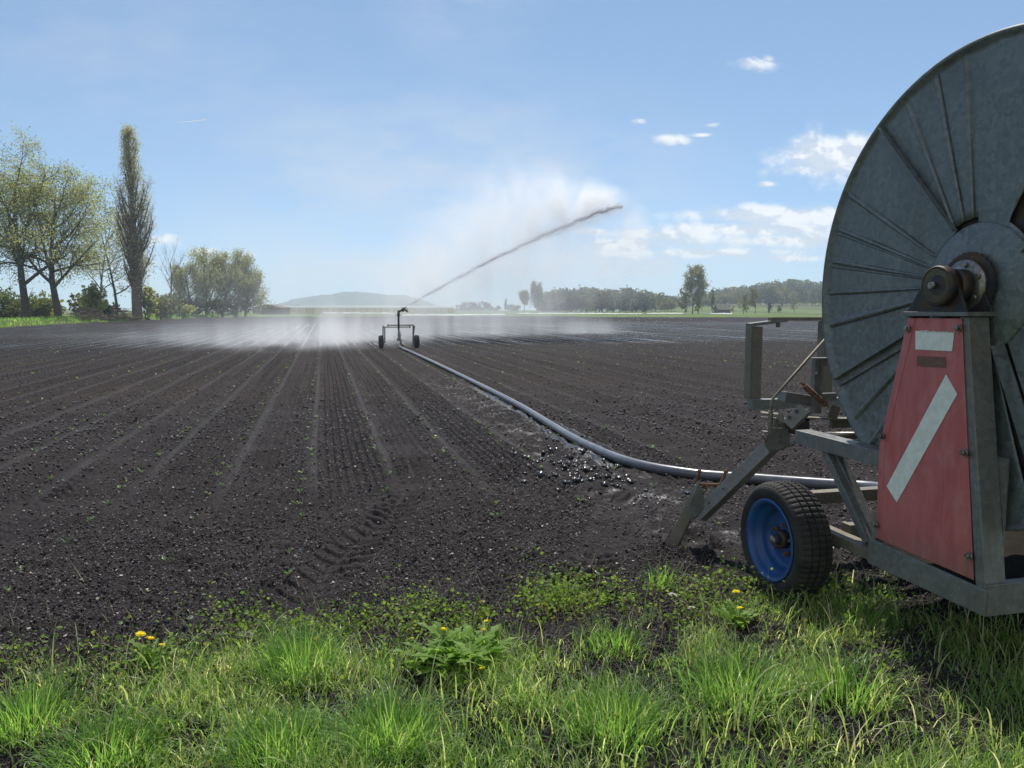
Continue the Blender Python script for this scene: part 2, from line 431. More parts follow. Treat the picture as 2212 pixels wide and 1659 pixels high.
def soil_mat():
    m, T, out = mat("black_moor_soil")
    pos = T.node('ShaderNodeNewGeometry').outputs['Position']
    X, Y, Z = T.sep(pos)
    dist = T.v('LENGTH', T.xyz(X, Y, 0.))
    n1 = T.noise(pos, 1.3, 5, .6)
    n2 = T.noise(pos, 45., 4, .65)
    c = T.mix(T.ss(n1, .35, .65), (.021, .018, .0185), (.034, .029, .0295))
    c = T.mix(T.m('MULTIPLY', T.ss(n2, .5, .75), .55), c, (.090, .079, .078))
    # dry lanes, browner drier belt before the watered ring
    belt = T.m('MULTIPLY', T.ss(Y, 11., 17.), T.ss(Y, 27., 33., 1., 0.))
    c = T.mix(T.m('MULTIPLY', belt, T.m('MULTIPLY_ADD', n1, .7, .25)), c, (.042, .031, .026))
    # stripes along the rows (far away the ridges are too fine to model)
    st = T.noise(T.xyz(T.m('MULTIPLY', X, 9.), T.m('MULTIPLY', Y, .10), 0.), 1., 3, .6)
    st2 = T.noise(T.xyz(T.m('MULTIPLY', X, 1.3), T.m('MULTIPLY', Y, .03), 3.), 1., 3, .6)
    st3 = T.noise(T.xyz(T.m('MULTIPLY', X, 2.4), T.m('MULTIPLY', Y, .045), 6.), 1., 3, .55)
    far = T.ss(dist, 10., 22.)
    c = T.mix(T.m('MULTIPLY', far, T.ss(st, .42, .62)), c, (.018, .015, .015))
    # wet ground: inside the ring the gun has watered, and a trodden muddy trail beside the hose
    ring = T.m('MULTIPLY', T.ss(Y, 33., 39.), T.ss(Y, 84., 105., 1., 0.))
    ring = T.m('MULTIPLY', ring, T.ss(T.noise(T.xyz(T.m('MULTIPLY', X, .10), T.m('MULTIPLY', Y, .05), 9.), 1., 2, .5), .22, .42))
    phase = T.m('FRACT', T.m('MULTIPLY', T.m('SUBTRACT', X, ROW0), 1 / ROWD))
    lane = T.m('MULTIPLY', T.ss(phase, .02, .08), T.ss(phase, .16, .22, 1., 0.))
    wet = T.m('MULTIPLY', ring, T.m('MAXIMUM', .0, T.m('MAXIMUM', T.m('MULTIPLY', lane, T.ss(st2, .28, .42)), T.ss(st3, .58, .64))))
    hx = T.m('ABSOLUTE', T.m('SUBTRACT', X, 2.72))
    trail = T.m('MULTIPLY', T.m('MULTIPLY', T.ss(hx, .25, .75, 1., 0.), T.ss(Y, 3.6, 4.8)), T.ss(Y, 14., 22., 1., 0.))
    trail = T.m('MULTIPLY', trail, T.m('MULTIPLY', T.ss(T.noise(pos, 3.4, 5, .7), .50, .66), .66))
    hoseX = T.m('ADD', 2.92, T.m('MULTIPLY', T.ss(Y, 8.8, 12.6), .19))
    dxh = T.m('SUBTRACT', X, hoseX)
    rim_l = T.m('MULTIPLY', T.m('MULTIPLY', T.ss(dxh, -.20, -.14), T.ss(dxh, -.06, -.02, 1., 0.)), T.m('MULTIPLY', T.ss(Y, 7.0, 7.6), T.ss(Y, 13.5, 17., 1., 0.)))
    rim_r = T.m('MULTIPLY', T.m('MULTIPLY', T.ss(dxh, .03, .07), T.ss(dxh, .16, .30, 1., 0.)), T.m('MULTIPLY', T.ss(Y, 7.3, 7.9), T.ss(Y, 9.6, 10.8, 1., 0.)))
    rims = T.m('MULTIPLY', T.m('MAXIMUM', rim_l, rim_r), T.ss(T.noise(pos, 6., 4, .6), .36, .50))
    trail = T.m('MAXIMUM', trail, rims)
    lanes_near = T.m('MULTIPLY', T.m('MULTIPLY', lane, .10), T.ss(Y, 6., 9.))
    wet = T.m('MAXIMUM', T.m('MAXIMUM', wet, trail), lanes_near, clamp=True)
    rough = T.m('MULTIPLY_ADD', wet, -.58, T.m('MULTIPLY_ADD', n2, .2, .72))
    c = T.mix(T.m('MULTIPLY', wet, .35), c, (.015, .013, .013))
    p = T.node('ShaderNodeBsdfPrincipled', {'Base Color': c, 'Roughness': rough, 'Specular IOR Level': T.m('MULTIPLY_ADD', wet, .42, .06)})
    hb = T.m('ADD', T.m('MULTIPLY', T.noise(pos, 60., 5, .7), .5), T.m('MULTIPLY', T.noise(pos, 14., 4, .65), 1.0))
    b1 = T.node('ShaderNodeBump', {'Distance': .022, 'Height': hb})
    T.put(b1.inputs['Strength'], T.m('MULTIPLY', T.m('SUBTRACT', 1., T.m('MULTIPLY', wet, .85)), T.ss(dist, 3., 40., .55, .9)))
    b2 = T.node('ShaderNodeBump', {'Distance': .09, 'Height': T.m('ADD', st, T.m('MULTIPLY', lane, -.25)), 'Normal': b1.outputs[0]})
    T.put(b2.inputs['Strength'], T.m('MULTIPLY', far, T.m('SUBTRACT', .7, T.m('MULTIPLY', wet, .55))))
    T.l.new(b2.outputs[0], p.inputs['Normal'])
    T.l.new(p.outputs[0], out.inputs[0]); return m
M['soil'] = soil_mat()

# ------------------------------------------------------------------ field surface
def clod_map(x0, x1, y0, y1, res, groups, seed):
    """height map of crumbs and clods: (count per m2, rmin, rmax, height factor)"""
    g = np.random.default_rng(seed)
    nx = int((x1 - x0) / res); ny = int((y1 - y0) / res)
    H = np.zeros((ny, nx), np.float32)
    for per, r0, r1, hf in groups:
        n = int(per * (x1 - x0) * (y1 - y0))
        rad = r0 + (r1 - r0) * g.random(n) ** 2.2
        px = g.random(n) * (nx - 1); py = g.random(n) * (ny - 1)
        asp = .7 + .6 * g.random(n); th = g.random(n) * 3.14; hh = rad * hf * (.6 + .8 * g.random(n))
        k = max(1, int(math.ceil(r1 * 1.35 / res)))
        order = np.argsort(rad)
        rad, px, py, asp, th, hh = [a[order] for a in (rad, px, py, asp, th, hh)]
        ix = px.astype(int); iy = py.astype(int)
        for dy in range(-k, k + 1):
            for dx in range(-k, k + 1):
                jx = ix + dx; jy = iy + dy
                ex = (jx - px) * res; ey = (jy - py) * res
                ct = np.cos(th); st = np.sin(th)
                u = (ex * ct + ey * st) / (rad * asp); v = (-ex * st + ey * ct) / (rad / asp)
                d = 1 - (u * u + v * v)
                ok = (d > 0) & (jx >= 0) & (jy >= 0) & (jx < nx) & (jy < ny)
                if ok.any():
                    np.maximum.at(H, (jy[ok], jx[ok]), (hh[ok] * np.sqrt(d[ok])).astype(np.float32))
    return H, (x0, y0, res)
def sample(Hm, x, y):
    H, (x0, y0, res) = Hm
    fx = (x - x0) / res; fy = (y - y0) / res
    ny, nx = H.shape
    ok = (fx > 1) & (fy > 1) & (fx < nx - 2) & (fy < ny - 2)
    fx = np.clip(fx, 1, nx - 2.01); fy = np.clip(fy, 1, ny - 2.01)
    ix = fx.astype(int); iy = fy.astype(int); tx = fx - ix; ty = fy - iy
    h = (H[iy, ix] * (1 - tx) + H[iy, ix + 1] * tx) * (1 - ty) + (H[iy + 1, ix] * (1 - tx) + H[iy + 1, ix + 1] * tx) * ty
    return h * ok
CL_NEAR = clod_map(-5.2, 7.2, 1.6, 12.4, .006, [(5200, .005, .013, 1.15), (620, .011, .025, 1.05), (16, .020, .042, .75), (.5, .04, .065, .6)], 1)
CL_MID = clod_map(-26, 40, 8, 46, .04, [(60, .025, .05, .7), (2., .05, .08, .6)], 2)

TRACKS = [  # wheel tracks: points, half width
    ([(-.65, 60), (-.66, 12), (-.66, 7.9)], .19),
    ([(.92, 60), (.92, 12.5), (.90, 9), (.80, 7.3), (.44, 5.76), (.19, 5.3), (-.04, 4.67), (-.30, 3.9)], .19),
    ([(2.42, 40), (2.41, 8.8), (2.40, 7.4), (2.36, 5.9), (1.80, 4.84), (1.46, 4.3), (1.1, 3.7)], .19),
    ([(-2.2, 60), (-2.2, 6), (-2.25, 3.6)], .17), ([(-3.75, 60), (-3.75, 5)], .17),
    ([(3.95, 60), (3.95, 7.2)], .18)]
def track_coords(x, y):
    best = np.full(x.shape, 9.); sb = np.zeros(x.shape); wb = np.full(x.shape, .19)
    for pts, hw in TRACKS:
        s0 = 0.
        for (ax, ay), (bx, by) in zip(pts[:-1], pts[1:]):
            L = math.hypot(bx - ax, by - ay); ux = (bx - ax) / L; uy = (by - ay) / L
            s = np.clip((x - ax) * ux + (y - ay) * uy, 0, L)
            t = np.hypot(x - ax - s * ux, y - ay - s * uy)
            c = t < best
            best[c] = t[c]; sb[c] = s0 + s[c]; wb[c] = hw
            s0 += L
    return best, sb, wb
def field_height(x, y):
    r = np.hypot(x, y)
    h = .018 * fbm(x * .8, y * .8, 3, 3) + .05 * fbm(x * .12, y * .12, 8, 2) * sst(r, 6, 20)
    near = 1 - sst(y, 9.5, 12.3)
    clod = sample(CL_NEAR, x, y) * near + sample(CL_MID, x, y) * sst(y, 9, 12.) * (1 - sst(r, 32, 45))
    ph = ((x - ROW0) / ROWD + .035 * fbm(y * .3, x * 0 + 3., 5, 2)) % 1.0
    rowfade = sst(y, 5.2, 8.)
    lane = sst(ph, .05, .08) * (1 - sst(ph, .16, .20)) * rowfade
    gro = np.cos(2 * np.pi * ph * 9.0) * sst(ph, .24, .3) * (1 - sst(ph, .93, .99))
    cell = np.floor((x - ROW0) / ROWD)
    busy = np.where(cell.astype(int) % 2 == 0, 1., .45)
    h = h + gro * .020 * busy * rowfade * (1 - sst(r, 60, 90))
    ridge = np.exp(-((np.minimum(ph, 1 - ph)) / .05) ** 2)
    h = h + .02 * ridge * rowfade - .012 * lane
    t, s, hw = track_coords(x, y)
    tr = (1 - sst(t, hw - .03, hw + .04)) * (.55 + .45 * sst(fbm(x * .9, y * .9, 21, 2), -.25, .15))
    lug = ((s + t * .9) / .155) % 1.0
    lugd = sst(lug, .0, .14) * (1 - sst(lug, .42, .56))
    lugfade = (1 - sst(r, 22, 34))
    h = h - tr * (.018 - .034 * lugd * lugfade * (t > .02) * (.6 + 1.2 * fbm(x * 2.3, y * 2.3, 23, 2)))
    # trodden, muddy trail along the hose
    mud = (1 - sst(np.abs(x - 2.72), .3, .7)) * sst(y, 3.8, 5.) * (1 - sst(y, 14, 22))
    clod = clod * (.75 + 1.1 * np.abs(fbm(x * 55, y * 55, 91, 2))) * near + clod * (1 - near)
    h = h + clod * (1 - .75 * lane) * (1 - .72 * tr) * (1 - .6 * mud)
    h = h + mud * .035 * fbm(x * 5, y * 5, 31, 3)
    # soil heaped by the support foot
    d = np.hypot(x - 2.33, y - 4.66)
    h = h + .07 * np.exp(-((d - .17) / .09) ** 2) * (.6 + 1.2 * fbm(x * 9, y * 9, 77, 3))
    return h

FIELD = [(-28.3, -4), (-28.3, 60), (-28.8, 110), (-27, 150), (-17, 204), (34, 191), (84, 166), (140, 134), (190, 100), (190, -4)]
def in_poly(x, y, P):
    c = np.zeros(x.shape, bool); n = len(P)
    for i in range(n):
        x0, y0 = P[i]; x1, y1 = P[(i + 1) % n]
        k = ((y0 > y) != (y1 > y)) & (x < (x1 - x0) * (y - y0) / (y1 - y0 + 1e-12) + x0)
        c ^= k
    return c
def edge_dist(x, y, P):
    d = np.full(x.shape, 1e9); n = len(P)
    for i in range(n):
        ax, ay = P[i]; bx, by = P[(i + 1) % n]
        L2 = (bx - ax) ** 2 + (by - ay) ** 2
        t = np.clip(((x - ax) * (bx - ax) + (y - ay) * (by - ay)) / L2, 0, 1)
        d = np.minimum(d, np.hypot(x - ax - t * (bx - ax), y - ay - t * (by - ay)))
    return d

def polar(angs, rads):
    A, Rr = np.meshgrid(angs, rads)
    x = Rr * np.sin(A); y = Rr * np.cos(A)
    nr, na = A.shape
    i = np.arange(nr - 1)[:, None] * na + np.arange(na - 1)[None, :]
    Fc = np.stack([i, i + 1, i + na + 1, i + na], -1).reshape(-1, 4)[:, ::-1]
    return x.ravel(), y.ravel(), Fc
angs = YAW + np.concatenate([np.linspace(R(-80), R(-41), 120)[:-1], np.linspace(R(-41), R(41), 1500), np.linspace(R(41), R(80), 120)[1:]])
rads = np.concatenate([np.linspace(.5, 1.9, 24), 1237. / np.linspace(1237. / 2., 1237. / 232, 980)])
fx, fy, ff = polar(angs, rads)
fz = field_height(fx, fy)
inside = in_poly(fx, fy, FIELD)
ff = ff[inside[ff].all(1)]
used = np.unique(ff); remap = np.full(len(fx), -1, np.int64); remap[used] = np.arange(len(used))
field = obj("field_soil", npmesh("field_soil", np.c_[fx, fy, fz][used], remap[ff], True), M['soil'])
tag(field, "black ploughed field soil with seedling rows and tractor tracks", kind='structure')

# loose crumbs of soil lying on the surface (far too many to count)
gc = np.random.default_rng(14)
nC = 270000
rc = 1. / np.concatenate([gc.uniform(1 / 17., 1 / 3.0, nC - 45000), gc.uniform(1 / 36., 1 / 10., 45000)]); ac = YAW + gc.uniform(R(-37), R(37), nC)
xc_ = rc * np.sin(ac); yc_ = rc * np.cos(ac)
sc_ = (.0026 + .0072 * gc.random(nC) ** 3.2) * np.clip(rc / 4.5, .85, 2.6)
lane_ph = ((xc_ - ROW0) / ROWD) % 1.
tt_, _, hw_ = track_coords(xc_, yc_)
ok_ = ((lane_ph < .05) | (lane_ph > .18) | (yc_ < 6.5) | (gc.random(nC) < .25)) & ((tt_ > hw_) | (gc.random(nC) < .33)) & (gc.random(nC) < np.interp(rc, [7, 16], [1, .45])) & ((np.abs(xc_ - 2.72) > .5) | (yc_ < 4) | (gc.random(nC) < .4))
groove = np.cos(2 * np.pi * lane_ph * 9.0) > -.1
ok_ &= (yc_ > 2.3) & (groove | (yc_ < 6.) | (gc.random(nC) < .30))
xc_, yc_, sc_ = xc_[ok_], yc_[ok_], sc_[ok_]; nC = len(xc_)
oc8 = np.array([(1, 0, 0), (0, 1, 0), (-1, 0, 0), (0, -1, 0), (0, 0, .9), (0, 0, -.7)], float)
ofc = np.array([(0, 1, 4), (1, 2, 4), (2, 3, 4), (3, 0, 4), (1, 0, 5), (2, 1, 5), (3, 2, 5), (0, 3, 5)])
rot = gc.uniform(0, 6.28, nC); V_ = oc8[None] * (.65 + .7 * gc.random((nC, 6, 1))) + gc.normal(size=(nC, 6, 3)) * .16
cr, sr_ = np.cos(rot)[:, None], np.sin(rot)[:, None]
V_ = np.stack([V_[..., 0] * cr - V_[..., 1] * sr_, V_[..., 0] * sr_ + V_[..., 1] * cr, V_[..., 2]], -1) * sc_[:, None, None]
V_ += np.stack([xc_, yc_, field_height(xc_, yc_) + sc_ * .25], -1)[:, None, :]
def crumb_mat():
    m, T, out = mat("soil_crumbs")
    r = T.node('ShaderNodeNewGeometry').outputs['Random Per Island']
    q = T.node('ShaderNodeValToRGB', {0: r}); e = q.color_ramp.elements
    e[0].position = 0; e[0].color = (.013, .0115, .012, 1); e[1].position = .78; e[1].color = (.076, .067, .067, 1)
    k = e.new(.97); k.color = (.22, .20, .19, 1)
    p_ = T.node('ShaderNodeBsdfPrincipled', {'Base Color': q.outputs[0], 'Roughness': .70, 'Specular IOR Level': .25})
    T.l.new(p_.outputs[0], out.inputs[0]); return m
M['crumb'] = crumb_mat()
tag(obj("soil_crumbs", npmesh("soil_crumbs", V_.reshape(-1, 3), (np.arange(nC)[:, None, None] * 6 + ofc[None]).reshape(-1, 3)), M['crumb']), "loose crumbs of black soil strewn over the field", "soil", kind='stuff')

# ------------------------------------------------------------------ meadow and terrain out to the horizon
def terrain(x, y):
    xc = x * RGT[0] + y * RGT[1]; dc = x * FWD[0] + y * FWD[1]
    u = xc / np.maximum(dc, 1.) * FOC + 1106
    rise = sst(u, 1330, 1560) * sst(dc, 330, 620) * 5.0 + sst(u, 1420, 1700) * sst(dc, 560, 800) * 10
    return rise + .4 * fbm(x * .02, y * .02, 40, 3) * sst(dc, 230, 330)
ma = YAW + np.concatenate([np.linspace(R(-180), R(-50), 60)[:-1], np.linspace(R(-50), R(50), 520), np.linspace(R(50), R(180), 60)[1:]])
mr = np.concatenate([[0.01], np.geomspace(1.5, 2900, 330)])
mx, my, mf = polar(ma, mr)
ed = edge_dist(mx, my, FIELD); ins = in_poly(mx, my, FIELD)
sgn = np.where(ins, ed, -ed)
mz = np.where(ins, -.03 - .5 * sst(ed, .0, 2.5), .0)
bank = (~ins) * sst(ed, .2, 1.2) * (1 - sst(ed, 3.5, 7.)) * (mx < -15) * (my > 20)
mz = mz + bank * (.42 + .35 * fbm(mx * .25, my * .25, 50, 3)) + np.where(ins, 0, terrain(mx, my) + .02)
meadow = obj("meadow", npmesh("meadow", np.c_[mx, my, mz], mf, True), M['meadow'])
tag(meadow, "green meadow and flat land around the dark field", kind='structure')
def ground_z(p): 
    a = np.array([p[0]]); b = np.array([p[1]])
    return float(terrain(a, b)[0]) if not in_poly(a, b, FIELD)[0] else 0.

# wooded hill far off, in the haze
hx = np.linspace(560, 1010, 160); hd = np.linspace(2150, 2750, 26)
prof_x = [560, 600, 640, 680, 720, 745, 770, 800, 840, 880, 905, 940, 1010]
prof_y = [0, 12, 22, 29, 35, 39.5, 39, 36, 31.5, 30, 26, 10, 0]
U, D = np.meshgrid(hx, hd)
hh = np.interp(U, prof_x, prof_y) / FOC * 2450
cross = np.sin(np.pi * (D - 2150) / 600) ** .7
px_ = (D * FWD[0] + D * (U - 1106) / FOC * RGT[0]); py_ = (D * FWD[1] + D * (U - 1106) / FOC * RGT[1])
hz = hh * cross + (fbm(px_ * .03, py_ * .03, 60, 3) * 7 + fbm(px_ * .11, py_ * .11, 62, 2) * 4) * (hh > 4) * cross - .5
nr, na = U.shape
ii = np.arange(nr - 1)[:, None] * na + np.arange(na - 1)[None, :]
hf = np.stack([ii, ii + 1, ii + na + 1, ii + na], -1).reshape(-1, 4)
M['hill'] = pbr("wooded_hill", (.03, .042, .022), .95, 0, (.055, .065, .03), .02, .8, .05)
tag(obj("hill", npmesh("hill", np.c_[px_.ravel(), py_.ravel(), hz.ravel()], hf, True), M['hill']), "long wooded hill in blue haze behind the greenhouse", kind='structure')

# ------------------------------------------------------------------ hose reel machine
AX = Vector((2.81, 2.855, 1.706))                # reel axle, runs along +X
RR = 1.062
DRUM_W = 1.25
reel = empty("hose_reel_irrigator", (3.2, 3.2, 0), "large galvanised hose reel irrigator with red warning panel and blue wheel", "hose reel")

def flange(x, out, name, parent, m):
    """sheet metal side of the reel: pressed ribs, wide spokes, cut-outs near the hub, rolled rim"""
    ribs = [(97.3, 0.0115, .014), (107.3, .0115, .014), (118.0, .0115, .014), (149.5, .0115, .014), (160.3, .009, .011), (161.8, .005, .006), (170.6, .009, .011),
            (172.2, .005, .006), (180.6, .011, .013), (190.8, .015, .018), (222.3, .012, .015), (232.6, .012, .015), (242., .012, .014),
            (262, .0115, .014), (272, .0115, .014), (281, .0115, .014), (338, .0115, .014), (348, .0115, .014), (20, .0115, .014)]
    ang = set(np.round(np.linspace(0, 360, 241)[:-1], 3))
    for a, w, h in ribs:
        for k in (-2.2, -1.25, -1, -.75, -.3, 0, .3, .75, 1, 1.25, 2.2): ang.add(round(a + math.degrees(w) * k, 3))
    ang = np.array(sorted(ang)); na = len(ang)
    rad = np.array([.27, .285, .30, .34, .40, .5, .6, .7, .8, .9, .96, 1.0, 1.012, 1.02, 1.04, 1.05, 1.062])
    A, Q = np.meshgrid(np.radians(ang), rad)
    h = np.zeros(A.shape)
    for a, w, hh_ in ribs:
        d = np.abs((np.degrees(A) - a + 180) % 360 - 180) / math.degrees(w)
        h += hh_ * (1 - sst(d, .55, 1.15)) * (Q < 1.015) * (Q > .29)
    # sheet overlaps: one sector sits a few mm proud of the next
    h += .004 * ((np.degrees(A) % 90) > 38) * (Q < 1.03)
    # rolled rim
    h += .028 * sst(Q, 1.03, 1.06)
    Yv = AX.y - Q * np.cos(A); Zv = AX.z + Q * np.sin(A)
    Xv = x - out * h
    nr = len(rad); V = np.c_[Xv.ravel(), Yv.ravel(), Zv.ravel()]
    i = np.arange(nr - 1)[:, None] * na + np.arange(na)[None, :]
    j = np.arange(nr - 1)[:, None] * na + (np.arange(na)[None, :] + 1) % na
    Fc = np.stack([i, j, j + na, i + na], -1)
    dg = np.degrees(A)[:-1]; q = Q[:-1]
    cut = ((dg > 22) & (dg < 61) & (q > .295) & (q < .9)) | ((dg > 288) & (dg < 327) & (q > .295) & (q < .9)) | ((dg > 92) & (dg < 120) & (q < .295))
    Fc = Fc[~cut]
    b = np.array(root_of(parent).location)
    me = npmesh(name, V - b, Fc.reshape(-1, 4))
    o = obj(name, me, m, parent)
    s = o.modifiers.new("sheet", 'SOLIDIFY'); s.thickness = .004; s.offset = -1 if out > 0 else 1
    return o
fl = flange(2.815, 1, "flange", reel, M['galv'])
mb = MB()
mb.lathe((2.80, AX.y, AX.z), (1, 0, 0), [(-.012, RR + .004), (-.012, RR - .006), (.022, RR - .006), (.022, RR + .004)], 160, True, True)
mb.build("rim_band", M['galv'], fl)
# angle-iron spokes bolted on the flange
def spoke(a0, r0, a1, r1, w):
    p = Vector((2.80, AX.y - r0 * math.cos(R(a0)), AX.z + r0 * math.sin(R(a0))))
    q = Vector((2.80, AX.y - r1 * math.cos(R(a1)), AX.z + r1 * math.sin(R(a1))))
    b = MB()
    b.beam(p, q, w, .005, (1, 0, 0))
    d = (q - p).normalized(); n = Vector((1, 0, 0)).cross(d).normalized()
    b.beam(p + n * w * .5 - Vector((.014, 0, 0)), q + n * w * .5 - Vector((.014, 0, 0)), .005, .032, (1, 0, 0))
    b.build("spoke", M['galv'], fl)
spoke(119.5, .27, 129.0, 1.03, .042)
spoke(214.7, .40, 209.6, 1.04, .042)
spoke(300, .29, 296, 1.03, .042)
spoke(32, .27, 38, 1.03, .042)
# wide plain plate between the ribs and the cut-out
b = MB()
def fp(a, r, x): return (x, AX.y - r * math.cos(R(a)), AX.z + r * math.sin(R(a)))
b.prism([fp(88, .275, 2.806), fp(59, .275, 2.806), fp(66.5, .6, 2.806), fp(70, 1.03, 2.806), fp(79, 1.035, 2.806), fp(87.6, 1.035, 2.806)], (.003, 0, 0))
b.build("spoke_plate", M['galv'], fl)
b = MB()
b.prism([fp(326.5, .29, 2.806), fp(306.5, .296, 2.806), fp(300, .6, 2.806), fp(298, 1.0, 2.806), fp(312, 1.02, 2.806)], (.003, 0, 0))
b.build("spoke_plate", M['galv'], fl)
b = MB(); b.lathe((2.815, AX.y - .01, AX.z - .012), (-1, 0, 0), [(.0, .285), (.012, .287), (.02, .278), (.034, .17), (.036, .12)], 64)
b.build("hub_dome", M['galv'], fl)
fl2 = flange(2.815 + DRUM_W, -1, "flange", reel, M['galv'])
mb = MB(); mb.lathe((2.815 + DRUM_W, AX.y, AX.z), (1, 0, 0), [(-.022, RR + .004), (-.022, RR - .006), (.03, RR - .006), (.03, RR + .004)], 120, True, True)
mb.build("rim_band", M['galv'], fl2)
# drum core and the wound hose
b = MB(); b.lathe((2.83, AX.y, AX.z), (1, 0, 0), [(0, .86), (DRUM_W - .03, .86)], 64); b.build("drum", M['darkiron'], reel)
b = MB()
path = []
nt = 11
for k in range(nt * 40 + 1):
    t = k / 40
    path.append((2.90 + .111 * t, AX.y - .93 * math.cos(2 * math.pi * t), AX.z + .93 * math.sin(2 * math.pi * t)))
b.tube(path, .054, 8); b.build("wound_hose", M['blackpipe'], reel)
b = MB(); b.cyl((2.60, AX.y, AX.z), (4.3, AX.y, AX.z), .045, 20); b.build("axle", M['darkiron'], reel)
# chain wheel and collar behind the bearing
b = MB()
n = 30
pts = []
for k in range(n * 4):
    r_ = .146 if k % 4 in (1, 2) else .143
    t = 2 * math.pi * k / (n * 4)
    pts.append((2.755, AX.y - r_ * math.cos(t), AX.z + r_ * math.sin(t)))
b.prism(pts, (.012, 0, 0))
spk = b.build("chain_wheel", M['darkiron'], reel)
b = MB(); b.lathe((2.755, AX.y, AX.z), (-1, 0, 0), [(0, .112), (.018, .112), (.02, .07)], 32)
for k in range(6):
    t = k * math.pi / 3 + .4
    b.cyl((2.742, AX.y - .09 * math.cos(t), AX.z + .09 * math.sin(t)), (2.72, AX.y - .09 * math.cos(t), AX.z + .09 * math.sin(t)), .012, 6)
b.build("collar", M['bolt'], spk)
# bearing block
b = MB()
def tri(x, y0, y1, zt, r):
    pts = [(x, y1, 1.592)]
    for k in range(9):
        t = R(150 - k * 15) if False else R(155 - k * 130 / 8)
        pts.append((x, 2.885 + (-1) * (-r) * 0 + r * math.cos(R(25 + k * 130 / 8)) * -1 * -1 * -1 if False else 2.885 + r * math.cos(t) * -1, zt + r * math.sin(t)))
    pts.append((x, y0, 1.592))
    return pts
arc = [(2.888 - .092 * math.cos(R(25 + k * 130 / 8)), 1.703 + .082 * math.sin(R(25 + k * 130 / 8))) for k in range(9)]
b.prism([(2.642, 3.075, 1.592)] + [(2.642, y, z) for y, z in reversed(arc)] + [(2.642, 2.732, 1.592)], (.014, 0, 0))
b.prism([(2.74, 3.05, 1.592)] + [(2.74, y - .02, z) for y, z in reversed(arc)] + [(2.74, 2.70, 1.592)], (.012, 0, 0))
brk = b.build("bearing_bracket", M['darkiron'], reel, .002)
b = MB(); b.lathe((2.641, 2.865, 1.703), (-1, 0, 0), [(0, .088), (.035, .088), (.041, .083), (.041, .079), (.037, .077), (.037, 0)], 48)
cap = b.build("bearing_cap", M['darkiron'], reel)
b = MB(); b.lathe((2.605, 2.865, 1.703), (-1, 0, 0), [(0, .077), (.003, .077), (.004, .072), (.004, 0)], 48); b.build("cap_disc", M['brass'], cap)
b = MB(); b.cyl((2.602, 2.871, 1.706), (2.578, 2.871, 1.706), .016, 6); b.build("centre_bolt", M['bolt'], cap)
b = MB(); b.lathe((2.675, 2.865, 1.703), (1, 0, 0), [(0, .075), (.07, .075)], 32); b.build("bearing_housing", M['darkiron'], cap)
# A-frame post with its top shelf
post = MB()
def sl(z): t = (z - .43) / (1.57 - .43); return 2.565 + t * (2.733 - 2.565)
def sr(z): t = (z - .45) / (1.57 - .45); return 3.262 + t * (3.092 - 3.262)
post.prism([(2.654, sl(.43), .43), (2.654, sl(1.57), 1.57), (2.654, sl(1.57) + .047, 1.57), (2.654, sl(.43) + .05, .43)], (.106, 0, 0))
post.prism([(2.654, sr(.45), .45), (2.654, sr(1.57), 1.57), (2.654, sr(1.57) - .03, 1.57), (2.654, sr(.45) - .03, .45)], (.106, 0, 0))
post.prism([(2.70, sl(.45) + .05, .46), (2.70, sl(1.56) + .047, 1.56), (2.70, sr(1.56) - .03, 1.56), (2.70, sr(.45) - .03, .46)], (.006, 0, 0))
po = post.build("support_post", M['beam'], reel, .003)
b = MB(); b.box((2.762, 2.60, .455), (2.774, 2.70, .98)); b.build("side_flat", M['beam'], po, .001)
b = MB(); b.box((2.632, 2.718, 1.572), (2.80, 3.092, 1.591)); b.build("top_shelf", M['beam'], reel, .002)
# red warning panel
b = MB()
pl = lambda y, z: (2.648, y, z)
b.prism([pl(2.622, .462), pl(2.762, 1.562), pl(3.025, 1.562), pl(3.187, .925), pl(3.175, .47)], (.003, 0, 0))
b.prism([(2.646, 3.174, .471), (2.646, 3.186, .925), (2.646, 3.0245, 1.5615), (2.651, 3.078, 1.5615), (2.651, 3.230, .93), (2.651, 3.224, .471)], (.0025, 0, 0))
pan = b.build("warning_panel", M['red'], reel, .0015)
pan["label"] = "faded red warning panel with white diagonal stripe"
b = MB(); b.prism([(2.6465, *p) for p in [(2.828, 1.318), (2.761, 1.238), (3.086, .683), (3.159, .745)]], (-.0012, 0, 0)); b.build("stripe", M['white'], pan)
b = MB(); 
top = [(2.795 + .226 * k / 24, 1.503 + .0028 * random.random() * (2 if 3 < k < 21 else .2)) for k in range(25)]
b.prism([(2.6465, *p) for p in [(3.015, 1.418), (2.802, 1.421)] + top], (-.0012, 0, 0)); b.build("sticker", M['white'], pan)
b = MB()
for k in range(20):   # torn paper remains on the sticker's upper edge
    y = 2.80 + .19 * k / 20 + random.uniform(-.002, .002)
    b.beam((2.6449, y, 1.499), (2.6449, y + .006, 1.5055), .0006, .0022, (1, 0, 0))
b.build("sticker_tear", M['label'], pan)
b = MB(); b.prism([(2.6465, *p) for p in [(3.005, 1.389), (2.837, 1.393), (2.831, 1.347), (3.002, 1.342)]], (-.001, 0, 0)); b.build("worn_label", M['label'], pan)
for y, z in [(3.062, 1.512), (2.765, 1.522), (3.198, .987), (2.694, .995), (3.212, .541), (2.640, .561)]:
    b = MB(); b.cyl((2.640, y, z), (2.632, y, z), .017, 14); b.cyl((2.633, y, z), (2.618, y, z), .011, 6); b.build("bolt", M['bolt'], pan)
